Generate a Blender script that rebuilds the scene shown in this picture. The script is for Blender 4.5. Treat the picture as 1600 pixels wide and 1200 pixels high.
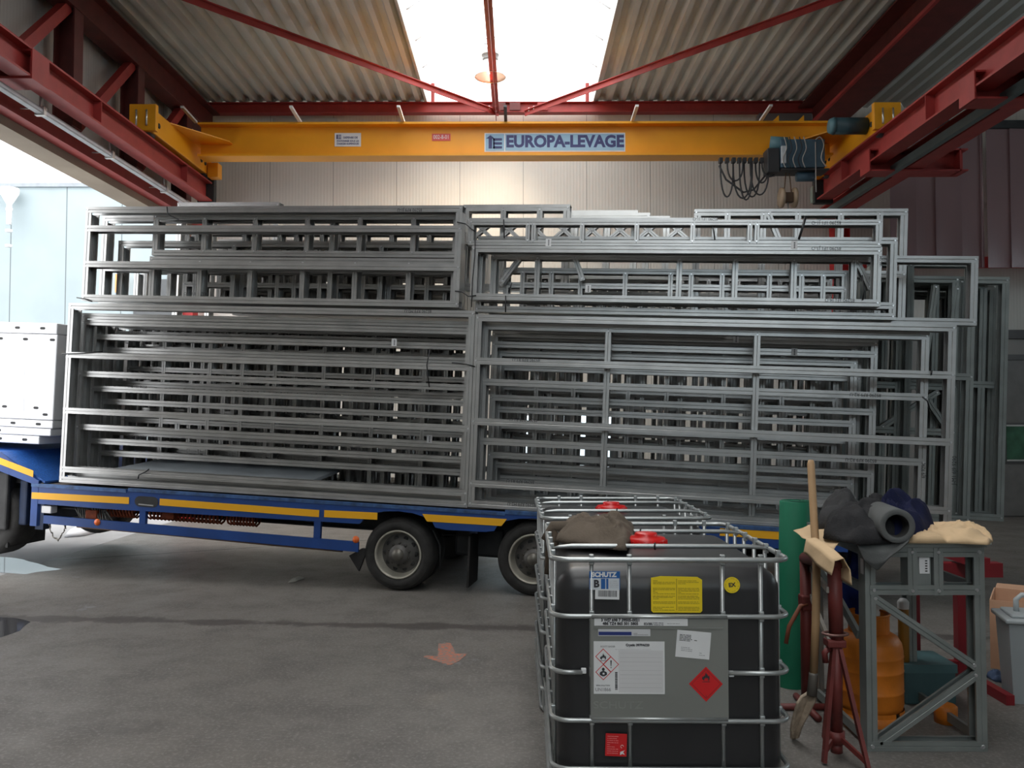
import bpy, bmesh, math, random
from math import sin, cos, tan, pi, radians, atan2, sqrt, hypot
from mathutils import Vector, Matrix, noise
for o in list(bpy.data.objects): bpy.data.objects.remove(o)
SC = bpy.context.scene
COL = SC.collection
random.seed(7)
# ------------------------------------------------------------------ camera, world, exposure
F = 1340.0
PITCH, YAW = radians(1.92), radians(0.4)
cam_d = bpy.data.cameras.new('camera'); cam = bpy.data.objects.new('camera', cam_d); COL.objects.link(cam)
cam_d.sensor_fit = 'HORIZONTAL'; cam_d.sensor_width = 36; cam_d.lens = F/1600*36; cam_d.clip_end = 300
cam.location = (0, 0, 1.76); cam.rotation_euler = (pi/2+PITCH, 0, YAW)
SC.camera = cam
SC.view_settings.view_transform = 'Standard'; SC.view_settings.look = 'None'
SC.view_settings.gamma = 1; SC.view_settings.use_curve_mapping = False
SC.view_settings.exposure = 0.15
SC.cycles.use_denoising = True
SC.cycles.max_bounces = 8; SC.cycles.diffuse_bounces = 5; SC.cycles.glossy_bounces = 4
SC.cycles.transparent_max_bounces = 8; SC.cycles.caustics_reflective = False; SC.cycles.caustics_refractive = False
SC.cycles.sample_clamp_indirect = 6
W = bpy.data.worlds.new('overcast_sky'); SC.world = W; W.use_nodes = True
wn = W.node_tree; wn.nodes.clear()
wo = wn.nodes.new('ShaderNodeOutputWorld'); wb = wn.nodes.new('ShaderNodeBackground')
wt = wn.nodes.new('ShaderNodeTexCoord'); ws = wn.nodes.new('ShaderNodeSeparateXYZ'); wr = wn.nodes.new('ShaderNodeValToRGB')
wn.links.new(wt.outputs['Generated'], ws.inputs[0]); wn.links.new(ws.outputs['Z'], wr.inputs[0])
wr.color_ramp.elements[0].position = 0.0; wr.color_ramp.elements[0].color = (.90, .925, .95, 1)
wr.color_ramp.elements[1].position = 0.6; wr.color_ramp.elements[1].color = (1.0, .99, .97, 1)
wn.links.new(wr.outputs[0], wb.inputs[0]); wb.inputs[1].default_value = 3.9
wn.links.new(wb.outputs[0], wo.inputs[0])
def portal(name, loc, rot, sx, sy):
    l = bpy.data.lights.new(name, 'AREA'); l.shape = 'RECTANGLE'; l.size = sx; l.size_y = sy
    l.cycles.is_portal = True
    o = bpy.data.objects.new(name, l); COL.objects.link(o); o.location = loc; o.rotation_euler = rot
portal('daylight_skylight', (-.13, 3.3, 7.2), (0, 0, 0), 2.9, 22.6)
portal('daylight_side_opening', (-5.5, 11.4, 2.37), (0, -pi/2, 0), 4.7, 6.5)
portal('added_daylight_right', (10.95, 8.0, 4.1), (0, pi/2, 0), 1.9, 6.0)  # portal of the unseen window added in the right wall
portal('added_daylight_rear', (1.25, -7.95, 5.5), (pi/2, 0, 0), 9.3, 2.4)  # portal of the unseen window added behind the camera
portal('daylight_far_window', (.65, 14.65, 1.08), (-pi/2, 0, 0), 2.1, 1.3)
# ------------------------------------------------------------------ pixel helper: where a measured point of the photo lies on a known plane
RM = Matrix.Rotation(YAW, 3, 'Z') @ Matrix.Rotation(pi/2+PITCH, 3, 'X')
CP = Vector((0, 0, 1.76))
def ray(u, v): return RM @ Vector(((u-800)/F, -(v-600)/F, -1))
def onplane(u, v, n, d):
    r = ray(u, v); n = Vector(n); return CP + r*((d-n.dot(CP))/n.dot(r))
def PX(u, v, x): return onplane(u, v, (1, 0, 0), x)
def PY(u, v, y): return onplane(u, v, (0, 1, 0), y)
def PZ(u, v, z=0): return onplane(u, v, (0, 0, 1), z)
T0 = Vector((-1.191, 8.481, 0)); TH = radians(10.2); TA = radians(2.35)
EX = Vector((cos(TH)*cos(TA), -sin(TH)*cos(TA), -sin(TA))); EY = Vector((sin(TH), cos(TH), 0)); EZ = EX.cross(EY)
MT = Matrix(((EX.x, EY.x, EZ.x, T0.x), (EX.y, EY.y, EZ.y, T0.y), (EX.z, EY.z, EZ.z, T0.z), (0, 0, 0, 1)))
def TL(u, v, yl=0):
    P = onplane(u, v, EY, EY.dot(T0)+yl); d = P-T0
    return d.dot(EX), d.dot(EZ)
# ------------------------------------------------------------------ materials
MATS = {}
def mat(name, col, rough=.6, metal=0.0, var=.12, vscale=6.0, bump=0.0, bscale=60.0, spec=.5, coat=0.0, emit=None):
    if name in MATS: return MATS[name]
    m = bpy.data.materials.new(name); m.use_nodes = True; nt = m.node_tree; b = nt.nodes['Principled BSDF']
    b.inputs['Roughness'].default_value = rough; b.inputs['Metallic'].default_value = metal
    b.inputs['Specular IOR Level'].default_value = spec; b.inputs['Coat Weight'].default_value = coat
    tc = nt.nodes.new('ShaderNodeTexCoord'); no = nt.nodes.new('ShaderNodeTexNoise')
    no.inputs['Scale'].default_value = vscale; no.inputs['Detail'].default_value = 5
    nt.links.new(tc.outputs['Object'], no.inputs['Vector'])
    cr = nt.nodes.new('ShaderNodeValToRGB'); e = cr.color_ramp.elements
    e[0].position = .3; e[1].position = .7
    e[0].color = (*[max(0, c*(1-var)) for c in col], 1); e[1].color = (*[min(1, c*(1+var)) for c in col], 1)
    nt.links.new(no.outputs['Fac'], cr.inputs[0]); nt.links.new(cr.outputs[0], b.inputs['Base Color'])
    if bump:
        n2 = nt.nodes.new('ShaderNodeTexNoise'); n2.inputs['Scale'].default_value = bscale; n2.inputs['Detail'].default_value = 4
        nt.links.new(tc.outputs['Object'], n2.inputs['Vector'])
        bp = nt.nodes.new('ShaderNodeBump'); bp.inputs['Strength'].default_value = bump; bp.inputs['Distance'].default_value = .01
        nt.links.new(n2.outputs['Fac'], bp.inputs['Height']); nt.links.new(bp.outputs[0], b.inputs['Normal'])
    if emit:
        b.inputs['Emission Color'].default_value = (*emit[0], 1); b.inputs['Emission Strength'].default_value = emit[1]
    MATS[name] = m; return m
def flat(name, col, rough=.6): return mat(name, col, rough, var=0.0)
def s2l(r, g, b): return tuple(((c/255)/12.92 if c/255 <= .04045 else ((c/255+.055)/1.055)**2.4) for c in (r, g, b))
def wallmat(name, base, seam_every, seam_off, axis='X', seam=.004, rib=0.0):
    m = bpy.data.materials.new(name); m.use_nodes = True; nt = m.node_tree; b = nt.nodes['Principled BSDF']; N = nt.nodes.new; L = nt.links.new
    b.inputs['Roughness'].default_value = .55
    g = N('ShaderNodeNewGeometry'); s = N('ShaderNodeSeparateXYZ'); L(g.outputs['Position'], s.inputs[0])
    a = N('ShaderNodeMath'); a.operation = 'ADD'; a.inputs[1].default_value = seam_off + 100*seam_every; L(s.outputs[axis], a.inputs[0])
    md = N('ShaderNodeMath'); md.operation = 'MODULO'; md.inputs[1].default_value = seam_every; L(a.outputs[0], md.inputs[0])
    lt = N('ShaderNodeMath'); lt.operation = 'LESS_THAN'; lt.inputs[1].default_value = seam*2; L(md.outputs[0], lt.inputs[0])
    no = N('ShaderNodeTexNoise'); no.inputs['Scale'].default_value = .8; no.inputs['Detail'].default_value = 6; L(g.outputs['Position'], no.inputs['Vector'])
    cr = N('ShaderNodeValToRGB'); cr.color_ramp.elements[0].color = (*[c*.9 for c in base], 1); cr.color_ramp.elements[1].color = (*[min(1, c*1.06) for c in base], 1)
    cr.color_ramp.elements[0].position = .3; cr.color_ramp.elements[1].position = .7
    L(no.outputs['Fac'], cr.inputs[0])
    mx = N('ShaderNodeMix'); mx.data_type = 'RGBA'; L(lt.outputs[0], mx.inputs['Factor']); L(cr.outputs[0], mx.inputs['A']); mx.inputs['B'].default_value = (*[c*.35 for c in base], 1)
    L(mx.outputs['Result'], b.inputs['Base Color'])
    if rib:
        m2 = N('ShaderNodeMath'); m2.operation = 'MULTIPLY'; m2.inputs[1].default_value = 2*pi/rib; L(s.outputs[axis], m2.inputs[0])
        sn = N('ShaderNodeMath'); sn.operation = 'SINE'; L(m2.outputs[0], sn.inputs[0])
        bp = N('ShaderNodeBump'); bp.inputs['Strength'].default_value = .25; bp.inputs['Distance'].default_value = .004
        L(sn.outputs[0], bp.inputs['Height']); L(bp.outputs[0], b.inputs['Normal'])
    return m
# ------------------------------------------------------------------ mesh helpers
class MB:
    def __init__(s): s.bm = bmesh.new(); s.mi = 0
    def _add(s, vs, fs, smooth=False):
        bv = [s.bm.verts.new(v) for v in vs]
        for f in fs:
            try:
                fc = s.bm.faces.new([bv[i] for i in f]); fc.material_index = s.mi; fc.smooth = smooth
            except ValueError: pass
        return bv
    def box(s, a, b, M=None):
        x0, y0, z0 = a; x1, y1, z1 = b
        vs = [Vector(v) for v in ((x0,y0,z0),(x1,y0,z0),(x1,y1,z0),(x0,y1,z0),(x0,y0,z1),(x1,y0,z1),(x1,y1,z1),(x0,y1,z1))]
        if M: vs = [M @ v for v in vs]
        s._add(vs, ((0,3,2,1),(4,5,6,7),(0,1,5,4),(1,2,6,5),(2,3,7,6),(3,0,4,7))); return s
    def bevbox(s, a, b, r=.01, seg=2, M=None):
        t = bmesh.new(); bmesh.ops.create_cube(t, size=1)
        for v in t.verts: v.co = Vector([a[i]+(v.co[i]+.5)*(b[i]-a[i]) for i in range(3)])
        bmesh.ops.bevel(t, geom=list(t.edges), offset=r, segments=seg, affect='EDGES', profile=.5)
        t.verts.index_update()
        s._add([(M @ v.co if M else v.co.copy()) for v in t.verts], [[v.index for v in f.verts] for f in t.faces], seg > 2); t.free(); return s
    def prism(s, poly, d0, d1, axis='Y', M=None):
        def mk(p, d): return Vector((p[0], d, p[1])) if axis == 'Y' else (Vector((d, p[0], p[1])) if axis == 'X' else Vector((p[0], p[1], d)))
        n = len(poly); vs = [mk(p, d0) for p in poly]+[mk(p, d1) for p in poly]
        if M: vs = [M @ v for v in vs]
        s._add(vs, [tuple(range(n)), tuple(range(2*n-1, n-1, -1))]+[(i, i+n, (i+1) % n+n, (i+1) % n) for i in range(n)]); return s
    def tube(s, pts, r, n=8, closed=False, caps=True):
        pts = [Vector(p) for p in pts]; m = len(pts); rings = []
        rr = r if isinstance(r, (list, tuple)) else [r]*m
        up = None; vs = []
        for i, p in enumerate(pts):
            if closed: t = (pts[(i+1) % m]-pts[i-1])
            else: t = pts[min(i+1, m-1)]-pts[max(i-1, 0)]
            if t.length < 1e-9: t = Vector((0, 0, 1))
            t.normalize()
            if up is None:
                up = Vector((0, 0, 1)) if abs(t.z) < .9 else Vector((1, 0, 0))
            a = t.cross(up)
            if a.length < 1e-4: a = t.orthogonal()
            a.normalize(); b = a.cross(t).normalized(); up = b
            for k in range(n):
                q = 2*pi*k/n; vs.append(p+(a*cos(q)+b*sin(q))*rr[i])
        fs = []
        for i in range(m if closed else m-1):
            j = (i+1) % m
            for k in range(n): fs.append((i*n+k, i*n+(k+1) % n, j*n+(k+1) % n, j*n+k))
        if not closed and caps: fs += [tuple(range(n-1, -1, -1)), tuple(range((m-1)*n, m*n))]
        s._add(vs, fs, True); return s
    def cyl(s, p0, p1, r, n=16): return s.tube([p0, p1], r, n)
    def lathe(s, prof, n=32, M=None, close=False):
        vs = []; m = len(prof)
        for k in range(n):
            q = 2*pi*k/n
            for (r, z) in prof: vs.append(Vector((r*cos(q), r*sin(q), z)))
        if M: vs = [M @ v for v in vs]
        fs = []
        for k in range(n):
            k2 = (k+1) % n
            for i in range(m-1): fs.append((k*m+i, k2*m+i, k2*m+i+1, k*m+i+1))
        s._add(vs, fs, True)
        if prof[0][0] > 1e-6 and close: s.bm.faces.ensure_lookup_table()
        return s
    def ibeam(s, p0, p1, h, w, tf=.014, tw=.01, up=(0, 0, 1)):
        p0, p1 = Vector(p0), Vector(p1); t = (p1-p0).normalized(); up = Vector(up); a = t.cross(up).normalized(); u = a.cross(t)
        poly = [(-w/2,-h/2),(w/2,-h/2),(w/2,-h/2+tf),(tw/2,-h/2+tf),(tw/2,h/2-tf),(w/2,h/2-tf),(w/2,h/2),(-w/2,h/2),(-w/2,h/2-tf),(-tw/2,h/2-tf),(-tw/2,-h/2+tf),(-w/2,-h/2+tf)]
        n = 12; vs = [p0+a*x+u*y for x, y in poly]+[p1+a*x+u*y for x, y in poly]
        s._add(vs, [tuple(range(n)), tuple(range(2*n-1, n-1, -1))]+[(i, i+n, (i+1) % n+n, (i+1) % n) for i in range(n)]); return s
    def bar(s, p0, p1, w, h, up=(0, 0, 1)):
        p0, p1 = Vector(p0), Vector(p1); t = (p1-p0).normalized(); up = Vector(up)
        a = t.cross(up)
        if a.length < 1e-4: a = t.orthogonal()
        a.normalize(); u = a.cross(t)
        vs = []
        for p in (p0, p1):
            for x, y in ((-1,-1),(1,-1),(1,1),(-1,1)): vs.append(p+a*x*w/2+u*y*h/2)
        s._add(vs, ((0,1,2,3),(7,6,5,4),(0,4,5,1),(1,5,6,2),(2,6,7,3),(3,7,4,0))); return s
    def build(s, name, mats, parent=None, M=None):
        bmesh.ops.recalc_face_normals(s.bm, faces=list(s.bm.faces))
        me = bpy.data.meshes.new(name); s.bm.to_mesh(me); s.bm.free()
        for m in (mats if isinstance(mats, (list, tuple)) else [mats]): me.materials.append(m)
        o = bpy.data.objects.new(name, me); COL.objects.link(o)
        if parent: o.parent = parent
        if M is not None: o.matrix_basis = M
        return o
def tag(o, label, cat, group=None, kind=None):
    if label: o['label'] = label
    if cat: o['category'] = cat
    if group: o['group'] = group
    if kind: o['kind'] = kind
    return o
def thing(name, label, cat, M=None, group=None, loc=None):
    o = bpy.data.objects.new(name, None); o.empty_display_size = .1; COL.objects.link(o)
    if M is not None: o.matrix_basis = M
    if loc is not None: o.location = loc
    return tag(o, label, cat, group)
def struct(name, mb, m, parent=None):
    o = mb.build(name, m, parent); o['kind'] = 'structure'; return o
TXT = {}
def text(name, body, size, M, m, parent=None, ext=.0005, bold=0.0, sx=1.0, align='CENTER'):
    key = (body, size, ext, bold, sx, align)
    if key not in TXT:
        cu = bpy.data.curves.new('t', 'FONT'); cu.body = body; cu.size = size; cu.extrude = ext; cu.offset = bold
        cu.align_x = align; cu.align_y = 'CENTER'; cu.resolution_u = 3
        to = bpy.data.objects.new('t', cu); COL.objects.link(to)
        dg = bpy.context.evaluated_depsgraph_get(); dg.update()
        me = bpy.data.meshes.new_from_object(to.evaluated_get(dg)); bpy.data.objects.remove(to)
        for v in me.vertices: v.co.x *= sx
        TXT[key] = me
    me = TXT[key].copy(); me.name = name; me.materials.clear(); me.materials.append(m)
    o = bpy.data.objects.new(name, me); COL.objects.link(o); o.parent = parent; o.matrix_basis = M
    return o
FACE = Matrix.Rotation(pi/2, 4, 'X')      # text lying in XY turned to face -Y
def fx(x, y, z, rot=0, s=1): return Matrix.Translation((x, y, z)) @ FACE @ Matrix.Rotation(rot, 4, 'Z') @ Matrix.Scale(s, 4)
# colours
RED = mat('red_paint', s2l(158, 54, 50), .5, var=.12, bump=.05)
REDL = mat('red_oxide_paint', s2l(92, 38, 34), .55, var=.2, bump=.1)
YEL = mat('crane_yellow', s2l(236, 160, 22), .45, var=.06, vscale=2)
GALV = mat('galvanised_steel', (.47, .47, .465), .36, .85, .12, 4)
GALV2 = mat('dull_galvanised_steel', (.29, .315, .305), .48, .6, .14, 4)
SCREW = mat('screw_head', (.75, .76, .78), .3, .9, .05)
BLK = mat('black_rubber', (.018, .017, .017), .75, var=.3, vscale=20, bump=.1)
INK = flat('black_ink', (.03, .03, .035))
PAPER = mat('white_paper', (.74, .75, .76), .7, var=.04)
BLUE = mat('trailer_blue', s2l(28, 66, 132), .4, var=.18, vscale=3, bump=.05)
TAPE = flat('yellow_reflective_tape', s2l(240, 176, 30), .4)
DARK = mat('dark_grime', (.025, .025, .026), .7, var=.4)

def smooth(pts, k=5):
    P = [Vector(p) for p in pts]; out = []
    for i in range(len(P)-1):
        a, b, c, d = P[max(i-1, 0)], P[i], P[i+1], P[min(i+2, len(P)-1)]
        for j in range(k):
            t = j/k; out.append(.5*((2*b)+(c-a)*t+(2*a-5*b+4*c-d)*t*t+(3*b-a-3*c+d)*t**3))
    return out+[P[-1]]
# ================================================================== THE HALL
HZ = 7.06; FY = 14.7; RY0 = -8.0
# floor: grey worn concrete with joints, a stained drain line and pale patches
def floor_mat():
    m = bpy.data.materials.new('worn_concrete'); m.use_nodes = True; nt = m.node_tree; b = nt.nodes['Principled BSDF']; N = nt.nodes.new; L = nt.links.new
    g = N('ShaderNodeNewGeometry'); P = g.outputs['Position']
    def noise_(sc, det=6, rough=.6):
        n = N('ShaderNodeTexNoise'); n.inputs['Scale'].default_value = sc; n.inputs['Detail'].default_value = det; n.inputs['Roughness'].default_value = rough; L(P, n.inputs['Vector']); return n.outputs['Fac']
    def mth(op, a, b_=None, c=None):
        n = N('ShaderNodeMath'); n.operation = op
        for i, v in enumerate((a, b_, c)):
            if v is None: continue
            if isinstance(v, (int, float)): n.inputs[i].default_value = v
            else: L(v, n.inputs[i])
        return n.outputs[0]
    def mix(f, a, b_):
        n = N('ShaderNodeMix'); n.data_type = 'RGBA'
        L(f, n.inputs['Factor'])
        for k, v in (('A', a), ('B', b_)):
            if isinstance(v, tuple): n.inputs[k].default_value = (*v, 1)
            else: L(v, n.inputs[k])
        return n.outputs['Result']
    def ramp(f, lo, hi):
        n = N('ShaderNodeMapRange'); n.inputs[1].default_value = lo; n.inputs[2].default_value = hi; n.clamp = True; L(f, n.inputs[0]); return n.outputs[0]
    big = noise_(.35, 7, .65); mid = noise_(2.2, 8, .7); fine = noise_(45, 3, .7)
    c = mix(ramp(big, .3, .7), (.125, .114, .104), (.20, .185, .17))
    c = mix(mth('MULTIPLY', ramp(mid, .45, .68), .6), c, (.082, .075, .070))
    c = mix(mth('MULTIPLY', ramp(fine, .50, .66), .55), c, (.28, .265, .25))
    pale = mth('MULTIPLY', ramp(noise_(1.1, 9, .75), .63, .67), .5); c = mix(pale, c, (.33, .33, .34))
    c = mix(mth('MULTIPLY', ramp(noise_(.75, 8, .72), .60, .66), .45), c, (.07, .063, .06))
    c = mix(mth('MULTIPLY', ramp(noise_(14, 4, .7), .70, .73), .7), c, (.42, .42, .42))
    c = mix(mth('MULTIPLY', ramp(noise_(9, 5, .8), .66, .70), .6), c, (.055, .05, .048))
    s = N('ShaderNodeSeparateXYZ'); L(P, s.inputs[0]); X, Y = s.outputs['X'], s.outputs['Y']
    # stained line across the floor
    dl = mth('ABSOLUTE', mth('SUBTRACT', Y, mth('MULTIPLY_ADD', X, -.075, 7.068)))
    wob = mth('MULTIPLY', mth('SUBTRACT', noise_(1.7, 8, .78), .40), .62)
    c = mix(mth('MULTIPLY', ramp(mth('SUBTRACT', wob, dl), -.04, .01), .72), c, (.052, .043, .040))
    # slab joints
    j1 = mth('ABSOLUTE', mth('SUBTRACT', Y, mth('MULTIPLY_ADD', X, .483, 12.918)))
    c = mix(mth('LESS_THAN', j1, .022), c, (.03, .028, .027))
    L(c, b.inputs['Base Color'])
    L(mth('MULTIPLY_ADD', mid, .4, .34), b.inputs['Roughness'])
    bp = N('ShaderNodeBump'); bp.inputs['Strength'].default_value = .35; bp.inputs['Distance'].default_value = .006
    L(mth('ADD', mid, mth('MULTIPLY', fine, .4)), bp.inputs['Height']); L(bp.outputs[0], b.inputs['Normal'])
    return m
struct('floor', MB().box((-5.6, RY0, -.2), (11.2, FY+.2, 0)), floor_mat())
og = mat('outdoor_asphalt', (.34, .34, .35), .8, var=.15, vscale=1.5, bump=.2)
struct('floor_outside', MB().box((-45, -20, -.22), (-5.6, 45, -.004)).box((-5.6, FY+.5, -.22), (20, 45, -.004)).box((-5.6, -20, -.22), (11.2, RY0, -.004)), og)
PANEL = wallmat('sandwich_panel_beige', (.74, .71, .65), 1.097, -1.097*.08+.0, 'X', .004, .055)
LOWP = wallmat('lower_panel_grey', (.30, .285, .27), 1.2, .3, 'X', .005)
# far wall with a lit strip of glazing low behind the trailer
fw = MB()
wx = [(-5.6, -.45), (1.75, 11.2)]
WZ0, WZ1 = .42, 1.75
for x0, x1 in wx: fw.box((x0, FY, 0), (x1, FY+.12, HZ))
fw.box((-.45, FY, 0), (1.75, FY+.12, WZ0)).box((-.45, FY, WZ1), (1.75, FY+.12, HZ)).box((-5.6, FY, HZ), (-1.6, FY+.12, HZ+.3)).box((1.33, FY, HZ), (11.2, FY+.12, HZ+.3))
struct('wall_far', fw, PANEL)
fr = MB()
for x in (-.45, .28, 1.0, 1.71): fr.box((x, FY-.02, WZ0), (x+.04, FY+.1, WZ1))
fr.box((-.45, FY-.02, WZ0), (1.75, FY+.1, WZ0+.04)).box((-.45, FY-.02, WZ1-.04), (1.75, FY+.1, WZ1))
w1 = struct('window_1', fr, mat('window_frame', (.35, .36, .37), .5))
gm = bpy.data.materials.new('clear_glass'); gm.use_nodes = True; nt = gm.node_tree
g_ = nt.nodes.new('ShaderNodeBsdfGlossy'); g_.inputs['Roughness'].default_value = .05; t_ = nt.nodes.new('ShaderNodeBsdfTransparent'); t_.inputs[0].default_value = (.85, .92, .95, 1)
mx_ = nt.nodes.new('ShaderNodeMixShader'); mx_.inputs[0].default_value = .08
nt.links.new(t_.outputs[0], mx_.inputs[1]); nt.links.new(g_.outputs[0], mx_.inputs[2]); nt.links.new(mx_.outputs[0], nt.nodes['Material Output'].inputs[0])
MB().box((-.42, FY+.03, WZ0+.03), (1.73, FY+.036, WZ1-.03)).build('glass_pane', gm, w1)
# lower part of the far wall on the right, with ledge and base
struct('trim_1', MB().box((5.6, FY-.10, 3.02), (11.2, FY, 3.17)).box((5.6, FY-.05, 0), (11.2, FY, .16)), mat('dark_ledge', (.07, .065, .065), .5))
struct('wall_far_lower', MB().box((5.6, FY-.03, .16), (8.0, FY, 3.02)).box((9.3, FY-.03, .16), (11.2, FY, 3.02)).box((8.0, FY-.03, 2.75), (9.3, FY, 3.02)), LOWP)
d1 = struct('door_1', MB().box((8.07, FY-.06, 0.02), (9.22, FY-.012, 2.7)), mat('door_grey', (.17, .165, .16), .5))
MB().box((8.0, FY-.09, 0), (8.07, FY-.02, 2.75)).box((9.22, FY-.09, 0), (9.3, FY-.02, 2.75)).box((8.0, FY-.09, 2.66), (9.3, FY-.02, 2.75)).build('door_frame', mat('door_frame_dark', (.09, .09, .09), .5), d1)
tp = PY(1571, 665, FY-.065); bt = PY(1640, 719, FY-.065)
MB().box((tp.x-.05, FY-.085, bt.z-.05), (bt.x+.05, FY-.06, tp.z+.05)).build('window_frame', mat('door_frame_dark', (0, 0, 0)), d1)
pane = MB().box((tp.x, FY-.092, bt.z), (bt.x, FY-.086, tp.z)).build('window_pane', mat('green_window_glass', s2l(62, 104, 82), .25, var=.5, vscale=3), d1)
MB().box((tp.x, FY-.098, bt.z-.015), (bt.x, FY-.092, bt.z+.012)).box((tp.x, FY-.098, tp.z-.012), (bt.x, FY-.092, tp.z+.015)).build('window_bead', mat('light_bead', (.5, .52, .5), .4), d1)
kn = PY(1559, 695, FY-.1)
MB().lathe([(0, -.05), (.05, -.045), (.065, 0), (.03, .03), (.02, .06)], 16, Matrix.Translation((kn.x, FY-.10, kn.z)) @ Matrix.Rotation(pi/2, 4, 'X') @ Matrix.Scale(-1, 4, (0, 0, 1))).build('door_knob', DARK, d1)
# red and cream bands on the far wall behind the strip curtain
a = PY(1480, 402, FY); b = PY(1480, 419, FY)
struct('trim_2', MB().box((5.9, FY-.05, b.z), (11.2, FY, a.z)), mat('band_red', s2l(205, 60, 55), .5))
# left wall above the opening and beside the camera, right and rear walls with unseen windows added for light
XW = -5.45
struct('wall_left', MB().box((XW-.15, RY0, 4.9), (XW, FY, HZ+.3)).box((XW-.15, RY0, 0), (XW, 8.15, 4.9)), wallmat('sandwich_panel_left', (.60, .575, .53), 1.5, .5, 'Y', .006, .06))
struct('lintel_left', MB().box((-5.62, 8.0, 4.72), (-5.30, FY, 5.0)), mat('lintel_concrete', s2l(150, 138, 122), .8, var=.15, vscale=1.3))
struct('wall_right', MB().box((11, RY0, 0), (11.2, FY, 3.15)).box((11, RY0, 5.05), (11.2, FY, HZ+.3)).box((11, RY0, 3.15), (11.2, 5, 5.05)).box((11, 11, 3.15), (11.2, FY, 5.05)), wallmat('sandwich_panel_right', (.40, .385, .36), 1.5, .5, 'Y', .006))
struct('wall_rear', MB().box((-5.6, RY0-.15, 0), (11.2, RY0, 4.3)).box((-5.6, RY0-.15, 4.3), (-3.4, RY0, HZ+.3)).box((5.9, RY0-.15, 4.3), (11.2, RY0, HZ+.3)).box((-3.4, RY0-.15, 6.7), (5.9, RY0, HZ+.3)), LOWP)
w4 = MB()
for k in range(7): w4.box((-3.4+k*1.54, RY0-.1, 4.3), (-3.34+k*1.54, RY0-.02, 6.7))
w4 = struct('added_window_rear', w4, mat('window_frame', (.35, .36, .37), .5)); MB().box((-3.38, RY0-.07, 4.32), (5.88, RY0-.064, 6.68)).build('glass_pane', gm, w4)  # unseen window, added to brighten the load and the foreground
w3 = struct('added_window_right', MB().box((11.0, 5, 3.15), (11.1, 11, 3.2)).box((11.0, 5, 5.0), (11.1, 11, 5.05)).box((11.0, 7, 3.2), (11.1, 7.05, 5.0)).box((11.0, 9, 3.2), (11.1, 9.05, 5.0)), mat('window_frame', (0, 0, 0)))  # unseen window, added to brighten the right bay
MB().box((11.04, 5.02, 3.2), (11.046, 10.98, 5.0)).build('glass_pane', gm, w3)
# corrugated roof deck
DECK = mat('roof_deck_steel', (.55, .57, .54), .5, .0, .10, 1.2, .05, 40)
def deck(x0, x1, name, y0=RY0, y1=FY-.05, z=HZ):
    p = .232; mb = MB(); pts = []; x = x0
    while x < x1-.001:
        for dx, dz in ((0, 0), (.075, 0), (.105, .095), (.185, .095)):
            if x+dx < x1: pts.append((x+dx, z+dz))
        x += p
    pts.append((x1, z))
    vs = []; fs = []
    for (xx, zz) in pts: vs += [Vector((xx, y0, zz)), Vector((xx, y1, zz))]
    for i in range(len(pts)-1): fs.append((2*i, 2*i+1, 2*i+3, 2*i+2))
    mb._add(vs, fs)
    mb.box((x0, y0, z+.13), (x1, y1, z+.25))
    return struct(name, mb, DECK)
SX0, SX1 = -1.555, 1.29
deck(XW, SX0, 'ceiling'); deck(SX1, 5.25, 'ceiling_middle')
deck(5.25, 11, 'ceiling_right', z=HZ-.05)
cb = MB()
cb.box((SX0-.02, RY0, HZ-.03), (SX0+.012, FY-.05, HZ+.42)).box((SX1-.012, RY0, HZ-.03), (SX1+.02, FY-.05, HZ+.42))
struct('trim_3', cb, mat('curb_grey', (.5, .49, .46), .5))
# barrel vault rooflight
vm = bpy.data.materials.new('rooflight_sheet'); vm.use_nodes = True; nt = vm.node_tree
t_ = nt.nodes.new('ShaderNodeBsdfTransparent'); t_.inputs[0].default_value = (.93, .95, .96, 1); l_ = nt.nodes.new('ShaderNodeBsdfTranslucent'); l_.inputs[0].default_value = (.9, .9, .9, 1)
mx_ = nt.nodes.new('ShaderNodeMixShader'); mx_.inputs[0].default_value = .25
nt.links.new(t_.outputs[0], mx_.inputs[1]); nt.links.new(l_.outputs[0], mx_.inputs[2]); nt.links.new(mx_.outputs[0], nt.nodes['Material Output'].inputs[0])
cx = (SX0+SX1)/2; hw = (SX1-SX0)/2; rise = .52; zb = HZ+.30
def arc(k, n=20, dr=0):
    q = -1+2*k/n; return (cx+hw*q, zb+dr+rise*(1-q*q))
v = MB(); vs = []; fs = []
for k in range(21):
    x, z = arc(k); vs += [Vector((x, RY0, z)), Vector((x, FY, z))]
for k in range(20): fs.append((2*k, 2*k+1, 2*k+3, 2*k+2))
v._add(vs, fs, True)
w2 = struct('window_2', v, vm)
y = RY0+.7
rbm = mat('rooflight_rib', (.7, .7, .72), .5)
while y < FY:
    MB().tube([(arc(k)[0], y, arc(k)[1]-.02) for k in range(21)], .009, 6).build('glazing_bar', rbm, w2); y += 1.0
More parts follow.
